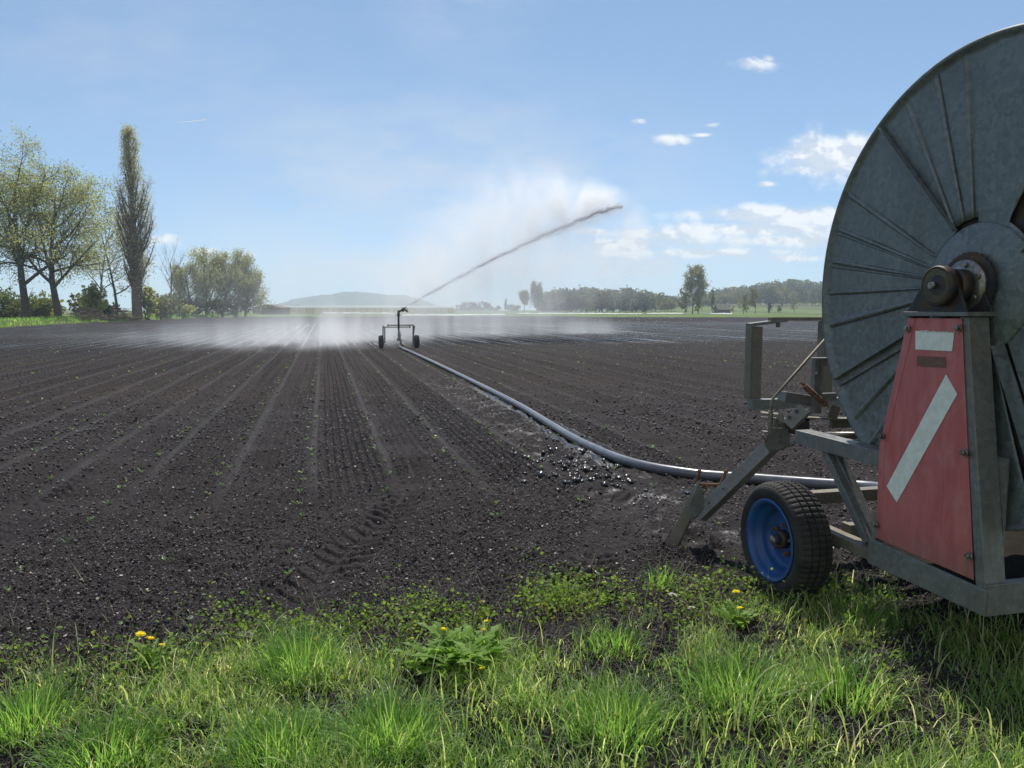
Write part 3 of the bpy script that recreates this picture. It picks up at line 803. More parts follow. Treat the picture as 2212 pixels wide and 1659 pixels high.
# base frame: near side rail, end bar, sill under the panel, cross bars
b = MB()
b.box((2.660, 2.60, .335), (2.755, 4.4, .390))
b.box((2.660, 2.60, .392), (2.674, 3.26, .42))
b.build("side_rail", M['rustbeam'], reel, .003)
b = MB(); b.prism([(2.645, 2.557, .328), (2.645, 2.557, .440), (2.645, 3.262, .455), (2.645, 3.272, .445), (2.645, 3.272, .335), (2.645, 3.262, .326)], (.012, 0, 0)); b.build("sill_plate", M['beam'], reel, .003)
b = MB(); b.box((2.658, 2.555, .325), (4.45, 2.60, .462)); b.build("end_bar", M['beam'], reel, .004)
b = MB()
for y in (3.60, 4.3): b.box((2.757, y - .05, .36), (4.25, y + .03, .435))
b.build("cross_bar", M['rustbeam'], reel, .003)
b = MB(); b.box((4.25, 2.61, .33), (4.34, 4.4, .44)); b.build("side_rail", M['rustbeam'], reel, .003)
b = MB(); b.prism([(4.23, 2.60, .44), (4.23, 2.74, 1.57), (4.23, 3.08, 1.57), (4.23, 3.26, .44)], (.1, 0, 0)); b.build("support_post", M['beam'], reel, .003)
b = MB(); b.box((2.758, 2.605, .345), (4.245, 3.54, .358)); b.build("added_shade_plate", M['darktone'], reel, .002)  # plate added under the reel to cast shade on the grass
# upper rail and diagonal brace
b = MB(); b.box((2.688, 3.10, .815), (2.775, 3.985, .820)); b.box((2.688, 3.10, .820), (2.696, 3.985, .888)); b.box((2.688, 3.10, .888), (2.790, 3.985, .895)); b.box((2.72, 3.10, .8205), (2.778, 3.985, .8875))
b.build("upper_rail", M['beam'], reel, .002)
b = MB(); b.beam((2.73, 3.735, .818), (2.73, 3.355, .40), .045, .06, (1, 0, 0)); b.beam((2.765, 3.70, .818), (2.765, 3.33, .41), .02, .05, (1, 0, 0)); b.build("diagonal_brace", M['beam'], reel, .003)

# splayed support leg at the near corner
def leg_at(px, Y): return px
b = MB()
A0 = Vector((2.405, 4.60, .232)); A1 = Vector((2.76, 4.33, .742))
b.beam(A0, A1, .085, .085, (-.6, -.6, .5))
lg = b.build("support_leg", M['beam'], reel, .004)
b = MB()
for t in (.18, .38): 
    p = A0.lerp(A1, t); d = (A1 - A0).normalized(); w = d.cross(Vector((-.6, -.6, .5))).normalized(); u = w.cross(d)
    b = MB(); b.cyl(p + u * .0415, p + u * .0445, .009, 10); b.build("bolt_hole", M['blackpipe'], lg)
b = MB(); b.beam((2.243, 4.718, -.05), (2.412, 4.602, .43), .075, .07, (-.5, -.7, .3)); b.build("leg_foot", M['rustbeam'], lg, .004)
b = MB()
dn = Vector((-.55, -.80, .25)).normalized()
q = [Vector(p) for p in [(2.352, 4.6, .20), (2.335, 4.6, .315), (2.386, 4.6, .462), (2.402, 4.59, .46), (2.440, 4.585, .283)]]
b.prism([p + dn * .048 for p in q], dn * -.007)
b.prism([p - dn * .048 for p in q], dn * -.007)
b.build("foot_bracket", M['beam'], lg, .002)
b = MB(); b.beam((2.385, 4.62, .355), (2.43, 4.60, .44), .07, .006, (.8, -.6, 0)); b.tube([(2.398, 4.60, .535), (2.386, 4.60, .50), (2.374, 4.605, .466), (2.394, 4.60, .447), (2.53, 4.60, .437), (2.556, 4.60, .445), (2.58, 4.60, .50), (2.592, 4.60, .525)], .011, 8)
b.tube([(2.452, 4.60, .443), (2.44, 4.60, .42), (2.43, 4.61, .39)], .014, 8)
for p in ((2.398, 4.60, .535), (2.592, 4.60, .525)): b.lathe(p, (0, 0, 1), [(-.014, .006), (-.006, .015), (.006, .015), (.014, .004)], 10)
b.build("hook", M['rust'], lg)
b = MB()
dn = Vector((-.62, -.75, .2)).normalized()
q = [Vector(p) for p in [(2.792, 4.3, .968), (2.69, 4.3, .775), (2.695, 4.3, .745), (2.722, 4.3, .706), (2.862, 4.3, .742), (2.836, 4.3, .845)]]
b.prism([p + dn * .03 for p in q], dn * -.008); b.prism([p - dn * .075 for p in q], dn * -.008)
b.beam(q[3] - dn * .03, q[4] - dn * .03, .008, .10, (-.62, -.75, .2)); b.beam(q[4] - dn * .03 + Vector((.004, 0, 0)), q[5] - dn * .03 + Vector((.004, 0, 0)), .008, .10, (-.62, -.75, .2))
pb = b.build("leg_plate", M['beam'], lg, .002)
b = MB()
for p in [(2.775, 4.3, .90), (2.80, 4.3, .80), (2.802, 4.3, .765), (2.70, 4.3, .775), (2.79, 4.3, .87)]:
    p = Vector(p) + dn * .031; b = MB(); b.cyl(p, p + dn * .006, .010, 8); b.build("plate_bolt", M['darkiron'], pb)
p = Vector((2.742, 4.29, .857)) + dn * .034; b = MB(); b.beam(p, p + Vector((.05, -.03, .003)), .006, .008); b.build("locking_pin", M['bolt'], pb)
# second short arm stub with holes, pointing up and right from the plate
b = MB(); b.beam((2.81, 4.24, .875), (2.90, 4.20, .985), .075, .075, (-.6, -.7, .3)); stub = b.build("arm_stub", M['beam'], reel, .003)
b = MB()
for p in ((2.80, 4.215, .935), (2.835, 4.195, .975)):
    p = Vector(p); b = MB(); b.cyl(p + dn * .0, p + dn * .02, .0105, 8); b.build("bolt_hole", M['blackpipe'], stub)
# hose guide gate
b = MB()
b.box((3.025, 5.06, .945), (3.031, 5.14, 1.479)); b.box((3.031, 5.075, .945), (3.127, 5.083, 1.478)); b.box((3.031, 5.132, .945), (3.127, 5.14, 1.478))
gate = b.build("guide_post", M['rustbeam'], reel, .002)
b = MB(); b.box((3.63, 5.06, .945), (3.636, 5.14, 1.515)); b.box((3.636, 5.075, .945), (3.73, 5.083, 1.515)); b.build("guide_post", M['rustbeam'], reel, .002)
b = MB(); b.box((3.03, 5.02, .872), (3.31, 5.10, .945)); b.box((3.31, 5.025, .875), (4.1, 5.095, .94)); b.build("guide_foot", M['beam'], gate, .003)
b = MB(); b.beam((3.026, 5.1, 1.49), (3.335, 5.12, 1.522), .075, .022); b.build("guide_top", M['beam'], gate, .002)
b = MB(); b.box((3.199, 5.08, 1.519), (4.1, 5.13, 1.545)); b.box((3.26, 5.09, 1.47), (3.28, 5.12, 1.52)); b.build("guide_slide", M['rustbeam'], gate, .002)
# lever rod, lug plates, arm, spring and tab around the guide
b = MB(); b.tube([(3.20, 4.45, 1.405), (2.835, 4.45, 1.03), (2.824, 4.45, 1.01), (2.818, 4.45, .93)], .0095, 8); b.build("lever_rod", M['rustbeam'], reel)
b = MB()
b.beam((2.78, 4.5, .928), (2.90, 4.45, .918), .09, .008); b.beam((2.79, 4.5, .893), (2.90, 4.47, .886), .09, .008); b.beam((2.80, 4.5, .80), (2.90, 4.47, .795), .08, .008)
b.cyl((2.818, 4.45, .78), (2.818, 4.45, .945), .016, 10)
b.build("hinge_lug", M['rustbeam'], reel, .001)
b = MB(); b.beam((2.94, 4.52, 1.03), (3.17, 4.52, .992), .09, .068); b.build("guide_arm", M['beam'], reel, .003)
b = MB(); b.box((3.12, 4.43, .92), (3.152, 4.47, 1.28)); b.box((3.160, 4.435, .92), (3.185, 4.465, 1.28)); b.box((3.12, 4.43, 1.281), (3.24, 4.50, 1.286)); b.box((3.186, 4.44, 1.235), (3.26, 4.46, 1.28)); b.box((3.186, 4.44, 1.00), (3.30, 4.47, 1.05))
st_ = b.build("guide_upright", M['beam'], reel, .002)
b = MB(); b.cyl((3.130, 4.428, 1.185), (3.130, 4.405, 1.185), .014, 6); b.build("bolt", M['bolt'], st_)
b = MB()
s0 = Vector((2.95, 4.30, 1.125)); s1 = Vector((3.115, 4.30, .995))
d = (s1 - s0).normalized(); a = d.cross(Vector((0, 1, 0))).normalized(); c = Vector((0, 1, 0))
cp = [s0 + (s1 - s0) * (k / 260) + (a * math.cos(k * 2 * math.pi / 13) + c * math.sin(k * 2 * math.pi / 13)) * .0165 for k in range(261)]
b.tube([p for p in cp], .0036, 6)
b.tube([s0 - d * .03, s0], .005, 6); b.tube([s1, s1 + d * .03], .005, 6)
b.build("coil_spring", M['rust'], reel)
b = MB(); b.beam((3.165, 4.30, .905), (3.19, 4.30, .985), .012, .07, (1, 0, .3)); b.beam((2.96, 4.32, .915), (3.16, 4.30, .903), .07, .010); b.beam((3.17, 4.30, .90), (3.6, 4.30, .897), .07, .012); b.box((3.17, 4.30, .84), (3.6, 4.33, .89))
b.build("spring_tab", M['rustbeam'], reel, .001)
b = MB(); b.cyl((2.99, 4.33, .80), (2.99, 4.33, .91), .03, 10); b.beam((2.85, 4.4, .86), (3.0, 4.3, .85), .09, .09); b.build("pivot_block", M['darkiron'], reel, .003)
b = MB(); b.cyl((2.85, 3.9, .80), (3.5, 3.9, .80), .035, 14); b.cyl((2.86, 3.95, .862), (3.3, 3.85, .862), .02, 12); b.build("cross_tube", M['bolt'], reel)
# wheels
def tyre_mb(c, r, w, ri, out):
    """tyre with rounded shoulders, circumferential grooves and cross sipes; out = -1 outer face towards -X"""
    b = MB()
    hw = w / 2
    prof = [(-hw * .72, ri - .004), (-hw * .86, ri + .006), (-hw, ri + (r - ri) * .35), (-hw * 1.02, ri + (r - ri) * .6), (-hw * .95, r - .028), (-hw * .84, r - .012)]
    t = .84
    for g0, g1 in ((-.46, -.38), (-.05, .05), (.38, .46)):
        prof += [(hw * g0 - .001, r - .002 * abs(g0)), (hw * g0, r - .010), (hw * g1, r - .010), (hw * g1 + .001, r - .002 * abs(g1))]
    prof += [(hw * .84, r - .012), (hw * .95, r - .028), (hw * 1.02, ri + (r - ri) * .6), (hw, ri + (r - ri) * .35), (hw * .86, ri + .006), (hw * .72, ri - .004)]
    n = 180
    vs = []
    for h, q in prof:
        for k in range(n):
            a = 2 * math.pi * k / n
            q2 = q
            if q > r - .0125: 
                if k % 3 == 0: q2 = q - .006
            vs.append((c[0] + h, c[1] + q2 * math.cos(a), c[2] + q2 * math.sin(a)))
    m = len(prof)
    fs = [(i * n + k, (i + 1) * n + k, (i + 1) * n + (k + 1) % n, i * n + (k + 1) % n) for i in range(m - 1) for k in range(n)]
    b.add(vs, fs, False)
    for i, f in enumerate(fs):
        if f[0] // n < 4 or f[0] // n > m - 7: b.sm[i] = True
    return b
def wheel(c, out):
    w = tyre_mb(c, .327, .205, .218, out).build("wheel", M['rubber'], reel)
    b = MB()
    o = Vector((out, 0, 0))
    b.lathe(c, o, [(.094, .232), (.097, .226), (.093, .214), (.082, .208), (.066, .203), (.050, .198), (.035, .178), (.024, .176), (.012, .172), (-.01, .166), (-.018, .150), (-.016, .13), (-.012, .03), (-.012, .001)], 72, caps=False)
    rim = b.build("rim", M['blue'], w)
    s = rim.modifiers.new("sheet", 'SOLIDIFY'); s.thickness = .004
    b = MB(); b.lathe(Vector(c), o, [(-.012, .052), (.03, .050), (.034, .04), (.036, .03)], 20); b.build("hub", M['darkiron'], w)
    b = MB(); b.lathe(Vector(c), o, [(.034, .026), (.075, .026), (.080, .022), (.081, 0)], 20); b.build("hub_cap", M['bolt'], w)
    for k in range(5):
        a = 2 * math.pi * (k + .35) / 5
        p = Vector(c) + Vector((0, .085 * math.cos(a), .085 * math.sin(a)))
        b = MB(); b.cyl(p + o * -.014, p + o * .012, .015, 6); b.cyl(p + o * .01, p + o * .026, .008, 8); b.build("wheel_nut", M['rust'], w)
    return w
WC = (2.500, 3.775, .312)
wheel(WC, -1)
wheel((4.50, 3.775, .312), 1)
b = MB(); b.cyl((2.49, 3.775, .312), (4.51, 3.775, .312), .035, 14); b.build("wheel_axle", M['darkiron'], reel)

# ------------------------------------------------------------------ hose on the ground
hp = [(3.07, 32.3, .10), (3.10, 31.2, .05), (3.14, 28.5, .048), (3.16, 23., .048), (3.14, 17.6, .048), (3.09, 12.6, .048), (2.97, 9.9, .048), (2.92, 8.5, .048), (3.02, 7.3, .048), (3.36, 6.64, .05), (3.79, 6.29, .055), (4.19, 5.955, .065), (4.5, 5.55, .10), (4.45, 4.9, .2), (4.3, 4.2, .5)]
def catmull(P, n):
    P = [np.array(p) for p in P]; P = [2 * P[0] - P[1]] + P + [2 * P[-1] - P[-2]]
    o = []
    for i in range(1, len(P) - 2):
        for k in range(n):
            t = k / n; a, b_, c, d = P[i - 1:i + 3]
            o.append(.5 * (2 * b_ + (c - a) * t + (2 * a - 5 * b_ + 4 * c - d) * t * t + (3 * b_ - a - 3 * c + d) * t ** 3))
    o.append(P[-2]); return [tuple(p) for p in o]
b = MB(); b.tube(catmull(hp, 14), .048, 20)
tag(b.build("irrigation_hose", M['hose']), "thick grey irrigation hose curving over the soil from reel to sprinkler cart", "hose")

# ------------------------------------------------------------------ sprinkler cart
CB = Vector((3.07, 32.6, 0))
cart = empty("sprinkler_cart", CB, "dark two-wheeled sprinkler gun cart spraying water in the field", "sprinkler")
def cp_(x, z, y=0.): return CB + Vector((x, y, z))
for sx in (-.735, .745):
    w = tyre_mb(cp_(sx, .27), .27, .19, .16, -1).build("wheel", M['rubber'], cart)
    b = MB(); b.lathe(cp_(sx, .27), (1, 0, 0), [(-.06, .165), (-.03, .15), (-.02, .05), (.02, .05), (.03, .15), (.06, .165)], 32); b.build("rim", M['darkiron'], w)
b = MB(); b.beam(cp_(-.46, .955), cp_(.62, .955), .06, .05); b.beam(cp_(-.62, .875, .07), cp_(.50, .875, .07), .06, .045); b.beam(cp_(-.45, .86), cp_(-.45, 1.0), .04, .04); b.beam(cp_(.47, .83, .02), cp_(.47, .93, .02), .05, .05)
b.build("cross_beam", M['rustbeam'], cart, .004)
b = MB(); b.beam(cp_(-.645, .945), cp_(-.66, .27), .05, .06, (0, 1, 0)); b.beam(cp_(-.58, .87, -.05), cp_(-.59, .24, -.05), .05, .05, (0, 1, 0)); b.beam(cp_(-.62, .25), cp_(-.55, .25), .05, .05); b.build("left_leg", M['rustbeam'], cart, .003).name = "leg_frame"
b = MB(); b.beam(cp_(.61, .965), cp_(.585, .05), .055, .06, (0, 1, 0)); b.prism([cp_(.63, .93), cp_(.69, .93), cp_(.645, .55), cp_(.61, .3)], (0, .05, 0)); b.beam(cp_(.52, .07), cp_(.64, .07), .05, .04); b.beam(cp_(.56, .27), cp_(.74, .27), .05, .05); b.build("leg_frame", M['rustbeam'], cart, .003)
b = MB(); b.cyl(cp_(0, .78), cp_(0, 1.46), .042, 14); b.build("riser_pipe", M['darkiron'], cart)
b = MB(); b.tube([cp_(0, .80), cp_(.01, .62, -.02), cp_(.06, .3, -.1), cp_(.09, .10, -.16)], .042, 12); b.cyl(cp_(-.03, .62), cp_(-.02, .35, -.02), .02, 8); b.lathe(cp_(-.02, .36, -.03), (1, 0, 0), [(-.07, .05), (0, .07), (.07, .05)], 12); b.cyl(cp_(.10, .33), cp_(.17, .30), .02, 8); b.cyl(cp_(.08, .5), cp_(.09, .68), .012, 6); b.build("feed_pipe", M['beam'], cart)
b = MB(); b.lathe(cp_(.10, .085, -.14), (0, 1, 0), [(-.06, .05), (-.05, .082), (.03, .082), (.05, .05)], 20); b.build("hose_coupling", M['rust'], cart)
gun = MB(); gun.lathe(cp_(0, 1.33), (0, 0, 1), [(0, .065), (.02, .065), (.02, .05), (.08, .05), (.08, .075), (.11, .075), (.11, .05), (.17, .045)], 16)
gun.tube([cp_(0, 1.48), cp_(.03, 1.52, .02), cp_(.10, 1.56, .05), cp_(.20, 1.62, .10), cp_(.36, 1.71, .2)], [.045, .045, .04, .034, .02], 12)
gun.lathe(cp_(-.02, 1.55), (0, 0, 1), [(-.03, .015), (-.01, .03), (.015, .03), (.03, .01)], 10)
gun.cyl(cp_(-.13, 1.36), cp_(.13, 1.37), .006, 6)
g_ = gun.build("sprinkler_gun", M['darkiron'], cart)
b = MB(); b.beam(cp_(.13, 1.70, .05), cp_(.20, 1.62, .08), .03, .025); b.beam(cp_(.215, 1.70, .05), cp_(.34, 1.57, .12), .035, .03); b.prism([cp_(.28, 1.56, .1), cp_(.38, 1.58, .12), cp_(.43, 1.50, .14), cp_(.36, 1.49, .12)], (0, .04, 0)); b.beam(cp_(.36, 1.55, .14), cp_(.385, 1.64, .14), .02, .03); b.beam(cp_(.16, 1.53, .06), cp_(.27, 1.59, .1), .05, .07)
b.build("swing_arm", M['darkiron'], g_, .003)

# ------------------------------------------------------------------ trees
def tubes_mesh(segs, sides=(8, 6, 5, 3)):
    """segs: list of (points, radii, level)"""
    b = MB()
    for P, rs, lv in segs: b.tube(P, list(rs), sides[min(lv, len(sides) - 1)], caps=False)
    return b
def leaf_quads(P, size, seed, elong=1.6, hang=0.):
    g = np.random.default_rng(seed)
    n = len(P); P = np.asarray(P)
    a = g.normal(size=(n, 3)); a[:, 2] -= hang
    a /= np.linalg.norm(a, axis=1)[:, None]
    c = g.normal(size=(n, 3)); c -= (c * a).sum(1)[:, None] * a; c /= np.linalg.norm(c, axis=1)[:, None]
    s = size * (.6 + .8 * g.random(n))[:, None]
    a = a * s * elong; c = c * s
    V = np.stack([P - a * .5, P + c * .5 , P + a * .5, P - c * .5], 1).reshape(-1, 3)
    F_ = np.arange(4 * n).reshape(-1, 4)
    return V, F_
def grow(seed, h, tr, shape):
    """recursive skeleton; returns (segments, leaf points) in local metres"""
    g = random.Random(seed)
    segs = []; leaves = []
    S = shape
    def rv(): return Vector((g.gauss(0, 1), g.gauss(0, 1), g.gauss(0, 1)))
    def branch(p, d, L, r, lv):
        n = S['seg'][lv]; P = [p.copy()]; rs = [r]
        d = d.normalized()
        for i in range(n):
            d = (d + rv() * S['wob'][lv] + Vector((0, 0, S['trop'][lv]))).normalized()
            p = p + d * (L / n); P.append(p.copy())
            rs.append(max(r * (1 - (i + 1) / n * S['taper'][lv]), .006))
        segs.append((P, rs, lv))
        last = lv == len(S['kids']) 
        if last:
            k = S['leaves']
            for i in range(k):
                t = g.random() ** .8 * n; j = min(int(t), n - 1)
                q = P[j].lerp(P[j + 1], t - j) + rv() * S['spread']
                leaves.append(q)
            return
        m = S['kids'][lv]
        for i in range(m):
            t0 = S['t0'][lv]
            t = t0 + (1 - t0) * ((i + g.random()) / m)
            tt = t * n; j = min(int(tt), n - 1)
            q = P[j].lerp(P[j + 1], tt - j)
            dd = (P[j + 1] - P[j]).normalized()
            az = g.random() * 2 * math.pi if lv else (i * 2.4 + g.uniform(-.5, .5))
            ax = dd.cross(Vector((math.cos(az), math.sin(az), .13))).normalized()
            an = R(g.gauss(S['ang'][lv], S['ang'][lv] * .2))
            nd = (Matrix.Rotation(an, 3, ax) @ dd)
            if lv == 0: LL = S['len0'](t) * h * g.uniform(.85, 1.15)
            else: LL = L * S['lr'][lv] * (1.1 - .6 * t) * g.uniform(.7, 1.25)
            branch(q, nd, LL, rs[j] * S['rr'][lv], lv + 1)
    branch(Vector((0, 0, -.2)), Vector((S.get('lean', 0), 0, 1)), h * S['trunk'], tr, 0)
    return segs, leaves
def make_tree(name, loc, seed, h, tr, shape, lmat, bark, lsize, label, cat, group=None, hang=0., elong=1.6, rz=0.):
    t = empty(name, loc, label, cat, group)
    t.rotation_euler.z = rz
    segs, lv = grow(seed, h, tr, shape)
    o = tubes_mesh(segs).build("trunk", bark, None); o.parent = t
    if lv and lmat is not None:
        V, F_ = leaf_quads([tuple(p) for p in lv], lsize, seed, elong, hang)
        c = obj("crown", npmesh("crown", V, F_), lmat, t)
    return t
BROAD = dict(seg=(6, 7, 5, 4), wob=(.06, .12, .16, .2), trop=(0, .10, .0, -.30), taper=(.75, .8, .8, .7), kids=(11, 10, 10), t0=(.22, .15, .10), ang=(54, 48, 52), lr=(0, .52, .62, .5), rr=(.55, .5, .5, .5), len0=lambda t: .50 * (1.1 - .5 * t), leaves=12, spread=.46, trunk=.80)
POPLAR = dict(seg=(8, 6, 4, 3), wob=(.015, .05, .08, .1), trop=(.05, .25, .25, .2), taper=(.9, .85, .8, .7), kids=(70, 10, 4), t0=(.08, .12, .2), ang=(36, 34, 34), lr=(0, .42, .5, .5), rr=(.34, .42, .5, .5), len0=lambda t: .03 + .33 * (1 - t) ** .85 * min(1, t * 2.6 + .2), leaves=5, spread=.32, trunk=.97)
BARE = dict(seg=(5, 5, 4, 3), wob=(.04, .08, .1, .1), trop=(0, .12, .12, .08), taper=(.7, .8, .8, .7), kids=(9, 7, 4), t0=(.42, .2, .2), ang=(32, 32, 32), lr=(0, .45, .5, .5), rr=(.5, .5, .5, .5), len0=lambda t: .42 * (1.1 - .4 * t), leaves=0, spread=.1, trunk=.75)
WILLOW = dict(seg=(4, 6, 5, 5), wob=(.08, .12, .14, .06), trop=(0, .10, -.08, -.9), taper=(.6, .8, .8, .7), kids=(10, 8, 9), t0=(.2, .2, .15), ang=(48, 45, 50), lr=(0, .45, 1.25, .6), rr=(.55, .5, .5, .5), len0=lambda t: .50 * (1.1 - .5 * t), leaves=11, spread=.42, trunk=.8)
SPARSE = dict(BROAD, kids=(10, 7, 6), leaves=9, ang=(52, 42, 45))

LEFT = "trees along the left edge of the field"
make_tree("willow_tree", at(60, 96, .3), 11, 21.5, .5, dict(BROAD, lean=.05, kids=(13, 11, 11)), M['lf_willow'], M['bark'], .125, "large spreading willow, leftmost tree, thick dark trunk at field edge", "tree", LEFT, .8)
make_tree("willow_tree", at(131, 98, .3), 25, 19.8, .46, dict(BROAD, lean=-.03, kids=(13, 11, 11)), M['lf_willow'], M['bark'], .125, "second big willow from the left, olive crown leaning right", "tree", LEFT, .8)
make_tree("birch_tree", at(220, 128, .3), 31, 19, .2, dict(SPARSE, ang=(38, 40, 45)), M['lf_birch'], M['birchbark'], .2, "slender pale birch between the big willow and the tall poplar", "tree", LEFT, .6)
make_tree("birch_tree", at(257, 122, .3), 37, 17, .24, dict(SPARSE, leaves=4, ang=(60, 42, 45)), M['lf_birch'], M['birchbark'], .17, "thin reddish stemmed tree with sparse leaves left of the poplar", "tree", LEFT, .3)
make_tree("poplar_tree", at(300, 120, .25), 41, 29.0, .8, POPLAR, M['lf_poplar'], M['poplarbark'], .13, "tall narrow columnar poplar rising above its neighbours", "tree", LEFT, 0., 1.4)
make_tree("bare_tree", at(370, 152, .2), 43, 14.5, .2, BARE, None, M['twig'], .1, "bare leafless tree just right of the poplar", "tree", LEFT)
make_tree("bare_tree", at(391, 158, .2), 47, 13, .17, dict(BARE, lean=.03), None, M['twig'], .1, "second bare tree, thinner, beside the drooping willows", "tree", LEFT)
for i, (px, d, h, lab) in enumerate([(420, 160, 11, "leftmost and lowest of the drooping pale willows"), (448, 164, 14.2, "tall drooping willow with hanging shoots, second of its clump"), (482, 162, 14.2, "broad drooping willow in the middle of its clump"), (512, 168, 13.4, "drooping willow near the right end of the clump"), (532, 166, 10., "rightmost small drooping willow next to the barn")]):
    make_tree("weeping_willow", at(px, d, .2), 53 + i, h, .3, WILLOW, M['lf_birch'], M['bark'], .14, lab, "tree", "weeping willows right of the poplar", 1.6, 2.2)

def blob_points(seed, lumps, n, zmin=0.):
    """leaf points through a few ragged lumps (centre, radii)"""
    g = np.random.default_rng(seed); P = []
    w = np.array([l[3] * l[4] * l[5] for l in lumps]) ** .67; w = w / w.sum()
    for l, q in zip(lumps, w):
        k = int(n * q) + 1
        v = g.normal(size=(k, 3)); v /= np.linalg.norm(v, axis=1)[:, None]
        v *= (g.random(k) ** .42)[:, None]
        # gather leaves into clumps so that gaps stay open
        c = v[g.integers(0, k, max(3, k // 14))]
        v = c[g.integers(0, len(c), k)] + g.normal(size=(k, 3)) * .09
        P.append(v * np.array(l[3:6]) + np.array(l[:3]))
    P = np.concatenate(P); return P[P[:, 2] > zmin]
def shrub(name, loc, seed, w, h, lmat, label, group, n=2600, lsize=.22, stems=5, cat="shrub"):
    t = empty(name, loc, label, cat, group)
    g = random.Random(seed)
    lumps = [(g.uniform(-.3, .3) * w, g.uniform(-.3, .3) * w, h * g.uniform(.3, .62), w * g.uniform(.25, .4), w * g.uniform(.25, .4), h * g.uniform(.28, .4)) for _ in range(7)]
    V, F_ = leaf_quads(blob_points(seed, lumps, n, .05), lsize, seed, 1.5)
    obj("foliage", npmesh("foliage", V, F_), lmat, t)
    b = MB()
    for k in range(stems):
        x, y, z, a, c, e = lumps[k % 7]
        b.tube([(x * .3, y * .3, -.1), (x * .6, y * .6, z * .5), (x, y, z + e * .6)], [.05, .04, .015], 5, False)
    o = b.build("stem", M['bark'], None); o.parent = t
    return t
SG = "shrubs under the left trees"
for i, (px, d, w, h, mt, lab) in enumerate([
    (8, 104, 6.5, 5.2, 'lf_shrub', "dark shrub left of the first willow trunk, at the frame edge"), (38, 106, 5, 4.2, 'lf_shrub', "rounded shrub just left of the first trunk"),
    (90, 106, 5, 3.8, 'lf_shrub', "olive shrub between the two willow trunks"), (110, 112, 4, 4.4, 'lf_willow', "yellowish shrub close left of the second willow trunk"),
    (192, 112, 4.5, 4.6, 'lf_shrub', "tapering green bush between willow and poplar"), (208, 108, 3.4, 5.8, 'lf_willow', "upright yellow green bush in front of the slender birch"),
    (240, 118, 4, 2.8, 'lf_dark', "low dark bush left of the poplar foot"), (322, 122, 3.6, 5.6, 'lf_willow', "yellow leaved bush hugging the poplar foot"),
    (345, 128, 4, 4.0, 'lf_lite', "pale brownish bush right of the poplar"), (365, 140, 6, 5.4, 'lf_dark', "dark ivy bush under the bare trees"), (398, 150, 5, 3., 'lf_willow', "low green bush right of the bare trees"),
    (420, 158, 6, 4.6, 'lf_dark', "dark undergrowth below the leftmost drooping willow"), (470, 160, 8, 5, 'lf_shrub', "shady undergrowth below the middle willows"), (515, 165, 7, 4.4, 'lf_shrub', "undergrowth below the right willows")]):
    p = at(px, d, .1)
    shrub("shrub", p, 80 + i, w, h, M[mt], lab, SG)
def brush_heap(px, d, w, h, lab, seed):
    g = random.Random(seed); p = at(px, d, .35); b = MB()
    for k in range(150):
        a = g.uniform(0, 6.28); r = w * .5 * math.sqrt(g.random()); c = Vector((p.x + r * math.cos(a), p.y + r * math.sin(a), p.z + h * (1 - (2 * r / w) ** 2) * g.random()))
        v = Vector((g.gauss(0, 1), g.gauss(0, 1), g.gauss(0, .25))).normalized() * g.uniform(.4, 1.1)
        b.tube([c - v, c + v * .2 + Vector((0, 0, .05)), c + v], [.03, .03, .015], 4, False)
    o = b.build("brush_heap", M['twig'], None, loc=p); tag(o, lab, "brush heap", "cut branches heaped at the field edge")
brush_heap(352 / 1.8228, 100, 5., 1.5, "reddish heap of cut branches right of the second willow trunk", 5)
brush_heap(488 / 1.8228, 108, 4.2, 1.5, "dark heap of cut branches left of the poplar foot", 6)

# far trees: shared meshes
def far_mesh(seed, w, h, base, n, lsize, col=False):
    g = random.Random(seed)
    L = []
    for k in range(13):
        a = g.uniform(0, 6.28); q = g.uniform(.05, .32) * w; z = base + h * (.16 + .70 * ((k + .5) / 13)) 
        s = (1 - abs(z / h - .5)) 
        if col: q *= .35
        L.append((q * math.cos(a), q * math.sin(a), z, w * g.uniform(.2, .3) * s, w * g.uniform(.2, .3) * s, h * g.uniform(.12, .2)))
    V, F_ = leaf_quads(blob_points(seed, L, n, base * .5), lsize, seed, 1.4)
    b = MB()
    b.tube([(0, 0, -.3), (.1, 0, h * .3), (0, .1, h * .62)], [.03 * h * .5, .022 * h * .5, .01 * h * .5], 6, False)
    for x, y, z, a, c, e in L[:6]: b.tube([(0, 0, h * .25), (x * .5, y * .5, z * .75), (x, y, z)], [.012 * h * .5, .008 * h * .5, .003 * h * .5], 4, False)
    return V, F_, b
def far_tree(name, loc, seed, w, h, base, lmat, label, group, n=1500, lsize=.5, cat="tree", col=False, bark='bark'):
    t = empty(name, loc, label, cat, group)
    V, F_, b = far_mesh(seed, w, h, base, n, lsize, col)
    o = b.build("trunk", M[bark], None); o.parent = t
    obj("crown", npmesh("crown", V, F_), M[lmat], t)
    return t
RT = "single trees beyond the field on the right"
def G_(px, d): p = at(px, d); p.z = ground_z(p); return p
make_tree("round_tree", G_(1132, 345), 201, 9.3, .2, dict(BARE, kids=(11, 8, 6), leaves=12, spread=.5), M['lf_lite'], M['bark'], .30, "pale round tree at the left end of the far wood, in the spray", "tree", RT)
make_tree("birch_tree", G_(1160, 350), 202, 12.5, .2, dict(BROAD, kids=(12, 8, 6), leaves=8, ang=(32, 40, 45), spread=.5), M['lf_lite'], M['birchbark'], .34, "slim pale tree beside the pale round tree, in the spray", "tree", RT, .6)
